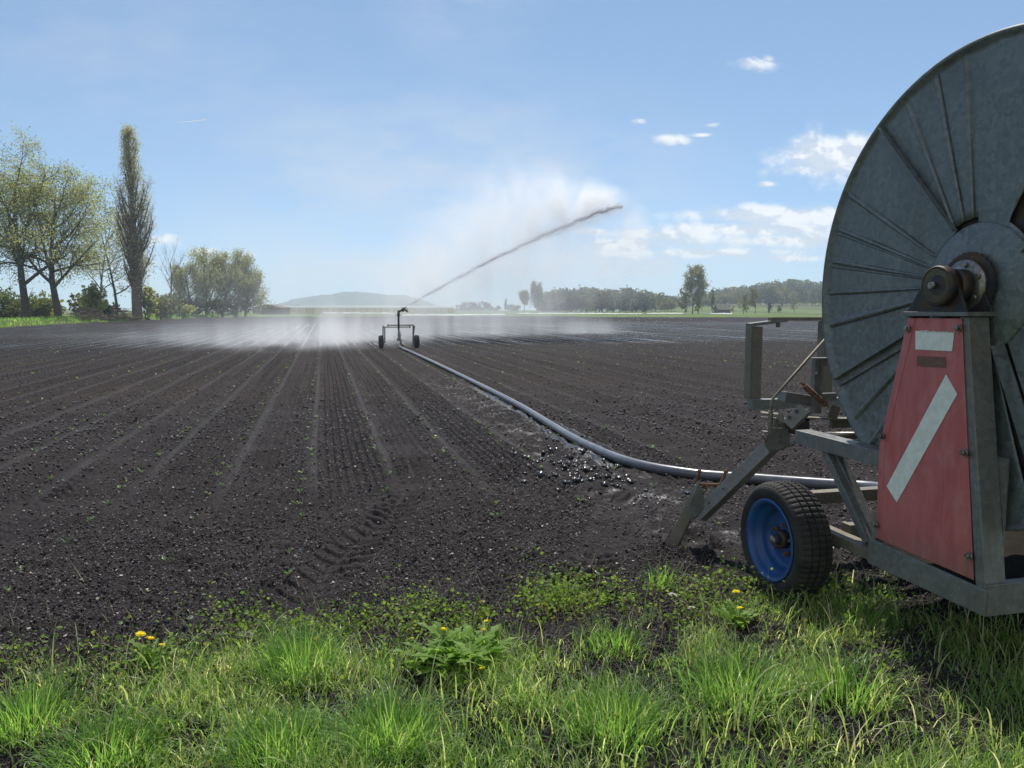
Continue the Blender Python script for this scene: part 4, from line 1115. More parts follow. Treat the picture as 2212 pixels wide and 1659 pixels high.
make_tree("tall_tree", G_(1494, 300), 203, 17.5, .26, dict(BROAD, kids=(12, 9, 7), leaves=9, ang=(38, 42, 48), spread=.5), M['lf_lite'], M['bark'], .30, "tallest single tree beyond the field, before the wooded rise", "tree", RT, .6)
far_tree("bushy_tree", G_(1478, 304), 213, 8., 11., .4, 'lf_lite', "drooping bushy tree against the left of the tallest tree", RT, 2200, .36)
far_tree("bushy_tree", G_(1506, 303), 214, 6., 9.5, .4, 'lf_lite', "bushy tree against the right of the tallest tree", RT, 1800, .36)
far_tree("columnar_tree", G_(1537, 318), 204, 3.6, 10.6, .6, 'lf_lite', "small columnar tree between the tallest tree and round brown tree", RT, 1500, .3, col=True)
far_tree("round_tree", G_(1629, 312), 205, 7.6, 9., 2.6, 'lf_lite', "round brownish tree standing alone on the far green strip", RT, 2400, .32)
far_tree("bushy_tree", G_(1604, 330), 206, 7., 8., .6, 'lf_lite', "olive bushy tree just left of the round brownish tree", RT, 1800, .34)
far_tree("bushy_tree", G_(1575, 322), 207, 6., 4., .3, 'lf_lite', "low olive bush beside the shed-like thicket", RT, 1200, .3)
far_tree("small_tree", G_(1660, 320), 208, 4., 4.8, .3, 'lf_dark', "small dark conifer bush right of the round brownish tree", RT, 1200, .26, col=True)
far_tree("small_tree", G_(1682, 330), 209, 4., 3.6, .6, 'lf_dark', "small dark round bush at right of the dark conifer bush", RT, 900, .26)
far_tree("small_tree", G_(1713, 340), 210, 4., 5.5, 1.4, 'lf_lite', "thin young tree on the green slope near the reel", RT, 500, .26)
far_tree("small_tree", G_(1391, 330), 211, 4.5, 4., .3, 'lf_dark', "dark hedge bush before the far wood", RT, 1400, .3)
far_tree("small_tree", G_(1372, 335), 212, 5.5, 4.2, .3, 'lf_dark', "dark hedge bush, left neighbour of the hedge bush before the wood", RT, 1400, .3)
far_tree("small_tree", G_(1266, 300), 215, 3., 3.4, .8, 'lf_lite', "small reddish bush standing in the spray below the wood", RT, 700, .25)
# the wood behind: shared meshes, each tree an object
kinds = []
for s, (w, h, base, mt) in enumerate([(15, 13, .3, 'lf_wood'), (16, 12, .3, 'lf_wood'), (13, 14, .3, 'lf_wood'), (14, 11, .3, 'lf_lite'), (16, 13.5, .3, 'lf_dark'), (13, 12.5, .8, 'lf_lite')]):
    V, F_, b = far_mesh(300 + s, w, h, base, 3200, .5)
    me = npmesh("crown", V, F_); me.materials.append(M[mt])
    o = b.build("trunk", M['bark'], None); tm = o.data; bpy.data.objects.remove(o)
    kinds.append((me, tm))
labels = ["broad dark tree in the far wood beyond the field", "rounded dark tree in the far wood beyond the field", "tall dark tree in the far wood beyond the field",
          "pale greenish tree in the far wood beyond the field", "very dark tree in the far wood beyond the field", "pale open tree in the far wood beyond the field"]
g = random.Random(99)
wood = []
def crest(px): return float(np.interp(px, [1170, 1195, 1230, 1262, 1285, 1310, 1345, 1370, 1400, 1440, 1470, 1520, 1560, 1600, 1650, 1700, 1760, 1800], [634, 624, 621, 617, 622, 620, 615, 622, 628, 634, 640, 628, 622, 618, 607, 601, 606, 612]))
for i in range(156):
    px = 1172 + (i % 78) * 8.1 + g.uniform(-4, 4)
    back = i // 78
    d = (430 if back == 0 else 520) + g.uniform(-20, 20) if px < 1450 else (560 if back == 0 else 690) + g.uniform(-30, 30)
    p = at(px, d); p.z = ground_z(p)
    need = (HORIZ - crest(px)) * d / FOC + EYE - p.z
    if back == 0: need *= g.uniform(.45, .80)
    else: need *= g.uniform(.9, 1.04)
    k = g.choice([0, 1, 2, 4, 0, 4, 3, 5]) if back == 0 else g.choice([0, 1, 2, 4, 4, 2, 5])
    h0 = [13, 12, 14, 11, 13.5, 12.5][k]
    wood.append((p, k, max(need, 5.) / h0))
for p, k, s in wood:
    t = empty("woodland_tree", p, labels[k], "tree", "trees of the far wood")
    t.scale = (max(s, .8) * g.uniform(.85, 1.15),) * 2 + (s,); t.rotation_euler.z = g.uniform(0, 6.28)
    c = obj("crown", kinds[k][0], None, t); c2 = obj("trunk", kinds[k][1], None, t)
# distant treeline between the greenhouse and the wood, and left of the greenhouse
for i, px in enumerate([985, 998, 1008, 1022, 1034, 1046, 1060, 1074, 1092, 1104, 1116, 555, 590, 612, 700, 752, 786, 640, 850, 905, 945]):
    d = 640 + g.uniform(-40, 60) if px > 960 or px > 600 else 330
    k = g.choice([0, 1, 2, 3, 5]); hh = g.uniform(5, 8.5) if px > 960 else g.uniform(4.5, 7.)
    if px < 600: hh = 2.6
    if px == 1092: hh = 12
    p = at(px, d if px < 960 or True else d)
    t = empty("distant_tree", p, ["broad", "rounded", "tall", "pale", "dark", "open"][k] + " tree in the hazy line of trees behind the greenhouse", "tree", "hazy line of trees far behind the greenhouse")
    s = hh / [13, 12, 14, 11, 13.5, 12.5][k]; t.scale = (s * (1.5 if px != 1092 else .35),) * 2 + (s,); t.rotation_euler.z = g.uniform(0, 6)
    obj("crown", kinds[k][0], None, t); obj("trunk", kinds[k][1], None, t)

# ------------------------------------------------------------------ buildings beyond the field
def greenhouse():
    p0 = at(606, 345); p1 = at(981, 345)
    root = empty("greenhouse", (p0 + p1) / 2, "long low white greenhouse across the far side of the field", "greenhouse")
    ax = (p1 - p0).normalized(); nrm = Vector((-ax.y, ax.x, 0)); L = (p1 - p0).length
    def P(s, t, z): return p0 + ax * s + nrm * t + Vector((0, 0, z))
    b = MB(); b.prism([P(0, 0, 0), P(L, 0, 0), P(L, 0, 2.2), P(0, 0, 2.2)], nrm * .15); b.prism([P(0, 9, 0), P(L, 9, 0), P(L, 9, 2.2), P(0, 9, 2.2)], nrm * .15)
    b.prism([P(0, 0.16, 0), P(0, 8.99, 0), P(0, 8.99, 2.2), P(0, .16, 2.2)], ax * .15); b.prism([P(L - .15, .16, 0), P(L - .15, 8.99, 0), P(L - .15, 8.99, 2.2), P(L - .15, .16, 2.2)], ax * .15)
    b.build("wall", M['cream'], root)
    b = MB()
    N = 10
    for k in range(N):
        a0 = math.pi * k / N; a1 = math.pi * (k + 1) / N
        q = lambda a, s: P(s, 4.6 - 4.75 * math.cos(a), 2.2 + 1.25 * math.sin(a))
        b.add([q(a0, -.2), q(a0, L + .2), q(a1, L + .2), q(a1, -.2)], [(0, 1, 2, 3)], True)
    rf = b.build("roof", M['film'], root)
    b = MB()
    for s in np.arange(0, L, 3.): b.prism([P(s, -.06, 0), P(s + .12, -.06, 0), P(s + .12, -.06, 2.3), P(s, -.06, 2.3)], nrm * .05)
    b.build("frame", M['beam'], root)
greenhouse()
def barn():
    c = at(578, 262); root = empty("barn", c, "dark wooden barn right of the drooping willows", "barn")
    ax = Vector((RGT[0], RGT[1], 0)); nrm = Vector((FWD[0], FWD[1], 0))
    def P(s, t, z): return c + ax * s + nrm * t + Vector((0, 0, z))
    hw = 4.6
    b = MB(); b.prism([P(-hw, 0, 0), P(hw, 0, 0), P(hw, 0, 2.2), P(0, 0, 3.15), P(-hw, 0, 2.2)], nrm * 12); b.build("wall", M['barnwood'], root)
    b = MB(); b.prism([P(-hw - .4, -.4, 2.12), P(0, -.4, 3.22), P(hw + .4, -.4, 2.12), P(hw + .4, -.4, 2.28), P(0, -.4, 3.4), P(-hw - .4, -.4, 2.28)], nrm * 12.8); b.build("roof", M['tile'], root)
    b = MB(); b.prism([P(-1.2, -.05, 0), P(1.2, -.05, 0), P(1.2, -.05, 1.9), P(-1.2, -.05, 1.9)], nrm * .04); b.build("door", M['bark'], root)
barn()
def house(px, d, w, h, lab, wm, rm):
    c = G_(px, d); root = empty("house", c, lab, "house")
    ax = Vector((RGT[0], RGT[1], 0)); nrm = Vector((FWD[0], FWD[1], 0))
    def P(s, t, z): return c + ax * s + nrm * t + Vector((0, 0, z))
    b = MB(); b.prism([P(-w, 0, -1), P(w, 0, -1), P(w, 0, h), P(-w, 0, h)], nrm * 8); b.build("wall", M[wm], root)
    b = MB(); b.prism([P(-w - .4, -.4, h + .01), P(-w - .4, 4, h + 2.2), P(-w - .4, 8.4, h + .01)], ax * (2 * w + .8)); b.build("roof", M[rm], root)
    for k in (-.5, .5):
        b = MB(); b.prism([P(k * w - .5, -.03, h * .4), P(k * w + .5, -.03, h * .4), P(k * w + .5, -.03, h * .75), P(k * w - .5, -.03, h * .75)], nrm * .02); b.build("window", M['blackpipe'], root)
house(1411, 660, 9, 3.5, "brown roofed house between the treetops of the far wood", 'cream', 'tile')
bpy.data.objects["house"].location.z += 5.0
house(1543 + 20, 306, 2.2, 1.6, "small brown shed in the thicket beyond the field", 'barnwood', 'bark')

def sheet(pts, lab, seed):
    """crop fleece laid over a bed: a low, wrinkled ridge"""
    g = random.Random(seed); b = MB(); w = .45
    n = len(pts); P = catmull([(p.x, p.y, .05) for p in pts], 12)
    V = []; F_ = []
    for i, p in enumerate(P):
        q = Vector(P[min(i + 1, len(P) - 1)]) - Vector(P[max(i - 1, 0)]); nrm = Vector((-q.y, q.x, 0)).normalized()
        for k in range(6):
            t = (k / 5 - .5) * 2; V.append(Vector(p) + nrm * t * w + Vector((0, 0, max(0, (1 - t * t)) * (.18 + g.uniform(0, .22)) )))
    for i in range(len(P) - 1):
        for k in range(5): F_.append((i * 6 + k, i * 6 + k + 1, (i + 1) * 6 + k + 1, (i + 1) * 6 + k))
    b.add(V, F_, True)
    tag(b.build("crop_fleece", M['fleece']), lab, "crop fleece", "white crop fleeces beyond the field")
sheet([at(872, 212), at(930, 206), at(1000, 216), at(1090, 224)], "long crumpled white fleece beyond the field, right of the sprinkler gun", 1)
sheet([at(1118, 300), at(1240, 292), at(1330, 288), at(1385, 290)], "thin white fleece strip before the left part of the wood", 2)
sheet([at(1396, 296), at(1440, 296), at(1478, 298)], "short white fleece strip left of the tallest tree", 3)
sheet([at(1515, 290), at(1555, 290), at(1580, 288)], "short white fleece strip right of the tallest tree", 4)
sheet([at(700, 330), at(760, 330), at(850, 330)], "faint white fleece strip at the foot of the greenhouse", 5)

# contrail
c0 = at(398, 6000); c1 = at(464, 6000)
b = MB(); b.tube([(c0.x, c0.y, 1405), ((c0.x + c1.x) / 2, (c0.y + c1.y) / 2, 1417), (c1.x, c1.y, 1431)], [.8, 2.6, 3.4], 8)
M['vapour'] = leaf_mat('vapour', [(.0, (.95, .95, .95)), (.9, (.95, .95, .95))], .8, tboost=1., tint=1.)
tag(b.build("contrail", M['vapour']), "short white contrail in the blue sky right of the poplar", "contrail")

# ------------------------------------------------------------------ foreground plants
def blades(P, Hh, Wd, lean, az, seed, bend=1.0, rows=4):
    """grass blades: P roots (n,3), height, width, lean (0..1.5), azimuth"""
    g = np.random.default_rng(seed); n = len(P)
    t = np.linspace(0, 1, rows)
    dx = np.cos(az)[:, None]; dy = np.sin(az)[:, None]
    th = lean[:, None] * (.35 + bend * t[None, :] ** 1.3)
    ds = Hh[:, None] / (rows - 1)
    hx = np.concatenate([np.zeros((n, 1)), np.cumsum(np.sin(th[:, :-1]) * ds, 1)], 1)
    hz_ = np.concatenate([np.zeros((n, 1)), np.cumsum(np.cos(th[:, :-1]) * ds, 1)], 1)
    cxs = P[:, 0:1] + hx * dx; cys = P[:, 1:2] + hx * dy; czs = P[:, 2:3] + hz_
    tw = az + np.pi / 2 + g.normal(size=n) * .5
    w = Wd[:, None] * (1 - t[None, :] ** 1.8 * .92) * .5
    wx = np.cos(tw)[:, None] * w; wy = np.sin(tw)[:, None] * w
    L = np.stack([cxs - wx, cys - wy, czs], -1); Rr = np.stack([cxs + wx, cys + wy, czs], -1)
    V = np.stack([L, Rr], 2).reshape(-1, 3)
    base = (np.arange(n) * rows * 2)[:, None] + (np.arange(rows - 1) * 2)[None, :]
    F_ = np.stack([base, base + 1, base + 3, base + 2], -1).reshape(-1, 4)
    return V, F_
def zsoil(x, y): return field_height(np.asarray(x, float), np.asarray(y, float)) * .5

g2 = np.random.default_rng(5)
def grass_cover(x, y):
    edge = 3.93 + .30 * fbm(x * 1.1, x * 0 + 2., 71, 3) - .25 * sst(x, .7, 1.0) * (1 - sst(x, 1.2, 1.7)) * 1.2 + .15 * sst(x, 2.2, 2.8)
    c = 1 - sst(y, edge - .55, edge)
    hole = sst(fbm(x * 1.9, y * 2.4, 73, 4), -.08, .20)
    c = c * (1 - hole * (.6 * sst(y, 2.5, 3.2) + .4))
    c = c * (1 - .45 * np.exp(-(((x - 1.15) / .3) ** 2 + ((y - 3.35) / .35) ** 2)))
    return np.clip(c, 0, 1)
n = 290000
gx = g2.uniform(-3.2, 5.2, n); gy = g2.uniform(1.0, 4.35, n)
keep = g2.random(n) < grass_cover(gx, gy) * (.12 + 1.5 * np.clip(fbm(gx * 3.6, gy * 4.5, 75, 3) + .32, 0, 1))
gx = gx[keep]; gy = gy[keep]; n = len(gx)
hgt = (.055 + .10 * g2.random(n) ** 1.6) * (.8 + .8 * np.clip(fbm(gx * 1.2, gy * 1.2, 76, 2) + .3, 0, 1)) * np.interp(gy, [2.2, 3.2, 4.2], [1.15, .85, .6])
V, F_ = blades(np.c_[gx, gy, zsoil(gx, gy) - .005], hgt, .003 + .0055 * g2.random(n) ** 2.5, .25 + 1.15 * g2.random(n), g2.uniform(0, 6.28, n), 12, 1.9, 5)
tag(obj("grass", npmesh("grass", V, F_, False), M['grass']), "sunlit grass and straw along the near edge of the field", "grass", kind='stuff')

nb_ = 15000   # rough grass on the bank along the left edge of the field
by = g2.uniform(45, 205, nb_); eb = g2.random(nb_)
bx = -28.5 - 5.5 * eb ** 1.3 + 1.2 * (by > 140) * (by - 140) / 60. * 8.
outb = ~in_poly(bx, by, FIELD); bx = bx[outb]; by = by[outb]; nb_ = len(bx)
edb = edge_dist(bx, by, FIELD)
bz = sst(edb, .2, 1.2) * (1 - sst(edb, 3.5, 7.)) * (.42 + .35 * fbm(bx * .25, by * .25, 50, 3))
V, F_ = blades(np.c_[bx, by, bz - .02], .18 + .30 * g2.random(nb_) ** 2, .05 + .05 * g2.random(nb_), .2 + .8 * g2.random(nb_), g2.uniform(0, 6.28, nb_), 17, 1.4, 4)
tag(obj("bank_grass", npmesh("bank_grass", V, F_, False), M['tuft']), "rough bright green grass on the low bank at the left field edge", "grass", kind='stuff')
nl = 2600   # long bent blades and dry stalks above the rest
lx = g2.uniform(-2.2, 4., nl); ly = g2.uniform(1.8, 3.9, nl); kp = g2.random(nl) < grass_cover(lx, ly) * (.15 + 1.6 * np.clip(fbm(lx * 2, ly * 2, 79, 2) + .1, 0, 1))
lx = lx[kp]; ly = ly[kp]; nl = len(lx)
V, F_ = blades(np.c_[lx, ly, zsoil(lx, ly)], .13 + .17 * g2.random(nl), .004 + .0055 * g2.random(nl), .35 + .75 * g2.random(nl), g2.uniform(0, 6.28, nl), 15, 2.0, 6)
tag(obj("tall_grass", npmesh("tall_grass", V, F_, False), M['longgrass']), "long bent grass blades and dry stalks standing above the verge", "grass", kind='stuff')
def tuft(x, y, r, h, nb, lab, seed, lean=.9, grp="dense grass tufts in the foreground"):
    g = np.random.default_rng(seed)
    nb = int(nb * .62); a = g.uniform(0, 6.28, nb); q = r * np.sqrt(g.random(nb)) * .62 * (.75 + .5 * g.random(nb))
    px = x + q * np.cos(a); py = y + q * np.sin(a)
    az = a + g.normal(size=nb) * .8
    L = h * (.35 + .75 * g.random(nb)); le = lean * (.25 + .8 * q / (r * .55)) * (.4 + 1.1 * g.random(nb))
    V, F_ = blades(np.c_[px, py, zsoil(px, py) - .005], L, .0035 + .003 * g.random(nb), le, az, seed, 1.5, 5)
    V = V - np.array([x, y, 0])
    o = obj("grass_tuft", npmesh("grass_tuft", V, F_), M['tuft'], None, (x, y, 0))
    return tag(o, lab, "grass tuft", grp)
tuft(-.13, 3.38, .24, .25, 900, "upright green grass tuft before the dark soil, left of the dandelion plant", 1)
tuft(.20, 2.72, .26, .25, 1100, "dark fountain-shaped grass tuft at the bottom centre of the photo", 2, 1.15)
tuft(-.19, 2.74, .26, .21, 900, "broad pale tuft left of the dark fountain-shaped tuft", 3, 1.1)
tuft(-.78, 2.88, .30, .20, 1000, "greyish green tuft at bottom left with drooping blades", 4, 1.2)
tuft(1.873, 4.02, .13, .17, 170, "small isolated grass tuft on soil left of the blue wheel", 5, .8)
tuft(1.62, 2.75, .34, .24, 900, "long bending tuft at bottom right edge of the shadow", 6, 1.1)
tuft(1.05, 2.62, .30, .22, 900, "bright tuft at the bottom, right of the dark fountain tuft", 7, 1.1)
tuft(-1.12, 3.15, .24, .22, 700, "thick tuft at the left frame edge", 8, 1.0)
tuft(1.30, 3.30, .22, .16, 420, "short tuft behind the bare patch, right of the dandelion plant", 9, 1.1)
tuft(2.05, 2.62, .25, .26, 420, "pale tuft with long dry blades near the machine's shadow", 10, 1.0)
tuft(2.62, 3.3, .25, .16, 420, "shaded tuft under the sill of the reel machine", 11, 1.0)

def small_leaves(P, size, seed, up=.6):
    """little oval leaves, each a folded hexagon"""
    g = np.random.default_rng(seed); n = len(P)
    d = g.normal(size=(n, 3)); d[:, 2] = np.abs(d[:, 2]) * up; d /= np.linalg.norm(d, axis=1)[:, None]
    s_ = np.cross(d, g.normal(size=(n, 3))); s_ /= np.linalg.norm(s_, axis=1)[:, None]
    k = np.cross(d, s_)
    s = size * (.55 + .9 * g.random(n))[:, None]
    a = d * s; c = s_ * s * .36; e = k * s * .1
    V = np.stack([P, P + a * .35 + c + e, P + a * .75 + c * .8 + e, P + a, P + a * .75 - c * .8 + e, P + a * .35 - c + e], 1).reshape(-1, 3)
    b = np.arange(n)[:, None] * 6
    F_ = np.concatenate([b + np.array([[0, 1, 2, 3]]), b + np.array([[0, 3, 4, 5]])], 0)
    return V, F_
wp = []
for k in range(250):   # weed cushions along the soil edge and in the trodden strip under the machine
    u = g2.random()
    if u < .50: x = g2.uniform(-.6, 1.6); y = 3.98 + .22 * fbm(np.array([x * 1.1]), np.array([2.]), 71, 3)[0] + g2.normal() * .14 - .08
    elif u < .66: x = g2.uniform(1.7, 2.9); y = g2.uniform(3.45, 4.0)
    elif u < .80: x = g2.uniform(-2.2, -.4); y = g2.uniform(3.2, 3.85)
    else: x = g2.uniform(-1.4, 3.6); y = g2.uniform(2.2, 3.7)
    r = g2.uniform(.03, .15); m_ = int(12 + r * 330)
    if u < .5 and fbm(np.array([x * 2.2]), np.array([y * 2.2]), 90, 2)[0] < -.2: continue
    q = np.c_[x + g2.normal(size=m_) * r * .7, y + g2.normal(size=m_) * r * .7, np.abs(g2.normal(size=m_)) * r * .55]
    q[:, 2] += zsoil(q[:, 0], q[:, 1]) + .004
    wp.append(q)
V, F_ = small_leaves(np.concatenate(wp), .0185, 21)
tag(obj("low_weeds", npmesh("low_weeds", V, F_), M['weed']), "small leafy weeds creeping over the soil edge", "weeds", kind='stuff')
# dry stalks and litter lying in the grass edge
n = 2600
lx = g2.uniform(-2., 3., n); ly = 3.35 + g2.normal(size=n) * .5
la = g2.uniform(0, 6.28, n)
V, F_ = blades(np.c_[lx, ly, zsoil(lx, ly) + .012 + .02 * g2.random(n)], .05 + .11 * g2.random(n) ** 2, .002 + .003 * g2.random(n), np.full(n, 1.45) + .1 * g2.random(n), la, 9, .1)
tag(obj("dry_straw", npmesh("dry_straw", V, F_), M['straw']), "dry straw and dead stalks lying at the grass edge", "straw", kind='stuff')

def dandelion(x, y, r, nleaf, heads, lab, seed):
    """heads: (dx, dy, height, radius, kind)"""
    g = random.Random(seed)
    z0 = float(zsoil([x], [y])[0])
    root = empty("dandelion_plant", (x, y, z0), lab, "dandelion", "dandelions in the grass")
    b = MB()
    for k in range(nleaf):
        az = g.uniform(0, 6.28); L = r * g.uniform(.75, 1.35); el = g.uniform(.55, 1.5); w = L * g.uniform(.085, .135)
        ox = g.gauss(0, r * .30); oy = g.gauss(0, r * .30)
        n_ = 9; vs = []; 
        for i in range(n_ + 1):
            t = i / n_; e = el
            rr_ = L * t; cxp = ox + math.cos(az) * rr_ * math.cos(el * .6); cyp = oy + math.sin(az) * rr_ * math.cos(el * .6); czp = L * (math.sin(el) * t - .55 * t * t * math.sin(el) * .9) + .01
            ww = w * (math.sin(math.pi * min(1, t * .85 + .12)) ** .8) * (1. if i % 2 else .38) * (1 if i < n_ else .05)
            vs += [(x + cxp - math.sin(az) * ww, y + cyp + math.cos(az) * ww, z0 + czp + ww * .25), (x + cxp, y + cyp, z0 + czp), (x + cxp + math.sin(az) * ww, y + cyp - math.cos(az) * ww, z0 + czp + ww * .25)]
        fs = []
        for i in range(n_): fs += [(i * 3, i * 3 + 1, i * 3 + 4, i * 3 + 3), (i * 3 + 1, i * 3 + 2, i * 3 + 5, i * 3 + 4)]
        b.add(vs, fs, False)
    b.build("leaves", M['dleaf'], root)
    for dx, dy, h, hr, kind in heads:
        p = Vector((x + dx, y + dy, z0 + h)); q = Vector((x + dx * .5, y + dy * .5, z0))
        b = MB(); b.tube([q, q.lerp(p, .5) + Vector((.006, 0, .01)), p], [.0035, .003, .003], 6); st = b.build("flower_stem", M['stem'], root)
        b = MB()
        tilt = Vector((g.uniform(-.3, .3), g.uniform(-.1, .5), 1)).normalized()
        a_ = tilt.cross(Vector((1, 0, 0))).normalized(); c_ = tilt.cross(a_)
        for ring, (cnt, el, rl) in enumerate([(22, .15, 1.), (18, .5, .8), (12, .95, .55)]):
            for k in range(cnt):
                t = 6.283 * (k + .5 * ring) / cnt + g.uniform(-.1, .1); L = hr * rl * g.uniform(.85, 1.1)
                d = (a_ * math.cos(t) + c_ * math.sin(t)); s_ = tilt.cross(d)
                e0 = p + tilt * .002 * ring; e1 = p + d * L * math.cos(el) + tilt * (L * math.sin(el) + .004)
                m_ = (e0 + e1) / 2 + tilt * L * .12; w = hr * .10
                b.add([e0 - s_ * w * .4, e0 + s_ * w * .4, m_ + s_ * w, m_ - s_ * w, e1 + s_ * w * .7, e1 - s_ * w * .7], [(0, 1, 2, 3), (3, 2, 4, 5)])
        b.build("flower_head", M['petal'] if kind == 'y' else M['fluff'], st)
dandelion(.56, 3.30, .20, 150, [(-.055, .10, .13, .022, 'y'), (.06, -.21, .075, .018, 'y'), (.17, .22, .10, .013, 'y'), (.145, .16, .085, .012, 'y'), (-.19, .20, .06, .010, 'y')], "big leafy dandelion plant at the bottom centre with one open flower", 3)
dandelion(-.80, 3.66, .12, 30, [(-.045, .06, .11, .024, 'y'), (.005, .01, .105, .025, 'y'), (.055, .0, .075, .018, 'y')], "dandelion at left with three yellow flower heads close together", 4)
dandelion(2.0, 3.42, .13, 34, [(.055, .09, .13, .021, 'y'), (-.02, -.08, .115, .018, 'y'), (-.24, .22, .09, .026, 'w'), (-.20, .08, .07, .022, 'w')], "dandelion left of the machine's shadow with flowers and seed heads", 5)

# seedlings in the rows
def seedling_mesh(seed):
    g = random.Random(seed); b = MB()
    for k in range(g.choice([3, 4, 5])):
        az = g.uniform(0, 6.28); L = g.uniform(.035, .07); el = g.uniform(.5, 1.2); w = L * .26
        d = Vector((math.cos(az) * math.cos(el), math.sin(az) * math.cos(el), math.sin(el))); s_ = Vector((-math.sin(az), math.cos(az), 0)); u = d.cross(s_)
        p = Vector((0, 0, .01))
        b.add([p, p + d * L * .45 + s_ * w * .3, p + d * L * .6 + s_ * w, p + d * L + u * L * -.1, p + d * L * .6 - s_ * w, p + d * L * .45 - s_ * w * .3], [(0, 1, 2, 3), (0, 3, 4, 5)])
    b.tube([(0, 0, -.02), (0, 0, .02)], .002, 5)
    me = bpy.data.meshes.new("seedling"); me.from_pydata([tuple(v) for v in b.v], [], b.f); me.materials.append(M['seedling']); return me
sm = [seedling_mesh(s) for s in range(6)]
g = random.Random(4)
spots = []
for r_ in range(-12, 6):
    xr = ROW0 + ROWD * r_
    y = 4.6 + g.uniform(0, .6)
    while y < 19:
        if abs(xr) < 1 + y * .62 and g.random() < (.75 if r_ < 3 else .55): spots.append((xr + g.gauss(0, .03), y))
        y += g.uniform(.32, .55) if y < 11 else g.uniform(.55, .9)
spots.sort(key=lambda s: s[1])
spots = spots[:290]
ss_ = np.array(spots); zz = field_height(ss_[:, 0], ss_[:, 1])
for (x, y), z in zip(spots, zz):
    o = bpy.data.objects.new("seedling", sm[g.randrange(6)]); sc.collection.objects.link(o)
    o.location = (x, y, z - .004); o.rotation_euler.z = g.uniform(0, 6.28); k = g.uniform(.7, 1.25); o.scale = (k, k, k)
    tag(o, "small green seedling growing in a row on the dark soil", "seedling", "seedlings in rows on the field")
# farther seedlings: too many and too small to single out
V_ = []; F2 = []; 
n = 2200
fxs = ROW0 + ROWD * g2.integers(-45, 60, n) + g2.normal(size=n) * .03; fys = 19 + 40 * g2.random(n) ** 1.3
V, F_ = small_leaves(np.repeat(np.c_[fxs, fys, field_height(fxs, fys) + .01], 3, 0), .042, 33, 1.)
tag(obj("far_seedlings", npmesh("far_seedlings", V, F_), M['seedling']), "countless tiny seedlings in the rows farther back", "seedlings", kind='stuff')
# pale chips and bits of plant litter on the soil
n = 5200
yy = 3.9 + 34 * g2.random(n) ** 1.7; xx = g2.uniform(-1, 1, n) * (1.5 + yy * .75) + yy * .2
V, F_ = small_leaves(np.c_[xx, yy, field_height(xx, yy) + .006], .017, 44, .35)
tag(obj("pale_litter", npmesh("pale_litter", V, F_), M['chip']), "pale chips and plant litter scattered on the soil", "litter", kind='stuff')

# broken wet mud beside the hose
gm = np.random.default_rng(61)
nm = 230
mx_ = 2.45 + gm.normal(size=nm) * .26; my_ = 7.2 + gm.normal(size=nm) * .62; ms_ = .012 + .038 * gm.random(nm) ** 2.2
Vm = oc8[None] * (.55 + .8 * gm.random((nm, 6, 1))) + gm.normal(size=(nm, 6, 3)) * .25
Vm[..., 2] *= .7
Vm = Vm * ms_[:, None, None] + np.stack([mx_, my_, field_height(mx_, my_) + ms_ * .3], -1)[:, None, :]
M['mud'] = pbr("wet_mud", (.014, .012, .012), .28, 0, (.024, .021, .021), 30, .5, 90, .6)
tag(obj("wet_mud", npmesh("wet_mud", Vm.reshape(-1, 3), (np.arange(nm)[:, None, None] * 6 + ofc[None]).reshape(-1, 3)), M['mud']), "broken lumps of wet shiny mud beside the hose", "mud", kind='stuff')

# stones at the soil edge
def stone(x, y, s, lab, seed):
    g = random.Random(seed); b = MB(); b.lathe((0, 0, 0), (.1, 0, 1), [(-.35 * s, .3 * s), (-.1 * s, .6 * s), (.15 * s, .55 * s), (.3 * s, .25 * s)], 8, False)
    b.v = [(p[0] * 1.4 + g.gauss(0, .06) * s, p[1] + g.gauss(0, .06) * s, p[2] + g.gauss(0, .06) * s) for p in b.v]
    o = b.build("stone", M['stone'], None); o.location = (x, y, float(field_height(np.array([x]), np.array([y]))[0]) + .1 * s); tag(o, lab, "stone", "stones at the soil edge")
M['stone'] = pbr("grey_stone", (.20, .18, .17), .8, 0, (.30, .27, .25), 30, .4)
def gp(px, py):
    v = (py - HORIZ); d = EYE * FOC / v
    # correct for pitch: solve on the ground plane
    yc = (829.5 - py) / FOC; dz = -math.sin(PITCH) + yc * math.cos(PITCH); df = math.cos(PITCH) + yc * math.sin(PITCH); t = -EYE / dz
    q = t * (df * FWD + RGT * (px - 1106) / FOC); return float(q[0]), float(q[1])
stone(*gp(532, 1372), .055, "flat grey stone left of the upright grass tuft", 1)
stone(*gp(480, 1376), .03, "small brownish stone left of the flat grey stone", 2)
stone(*gp(414, 1342), .03, "small pale stone on the soil above the dandelion flowers", 3)

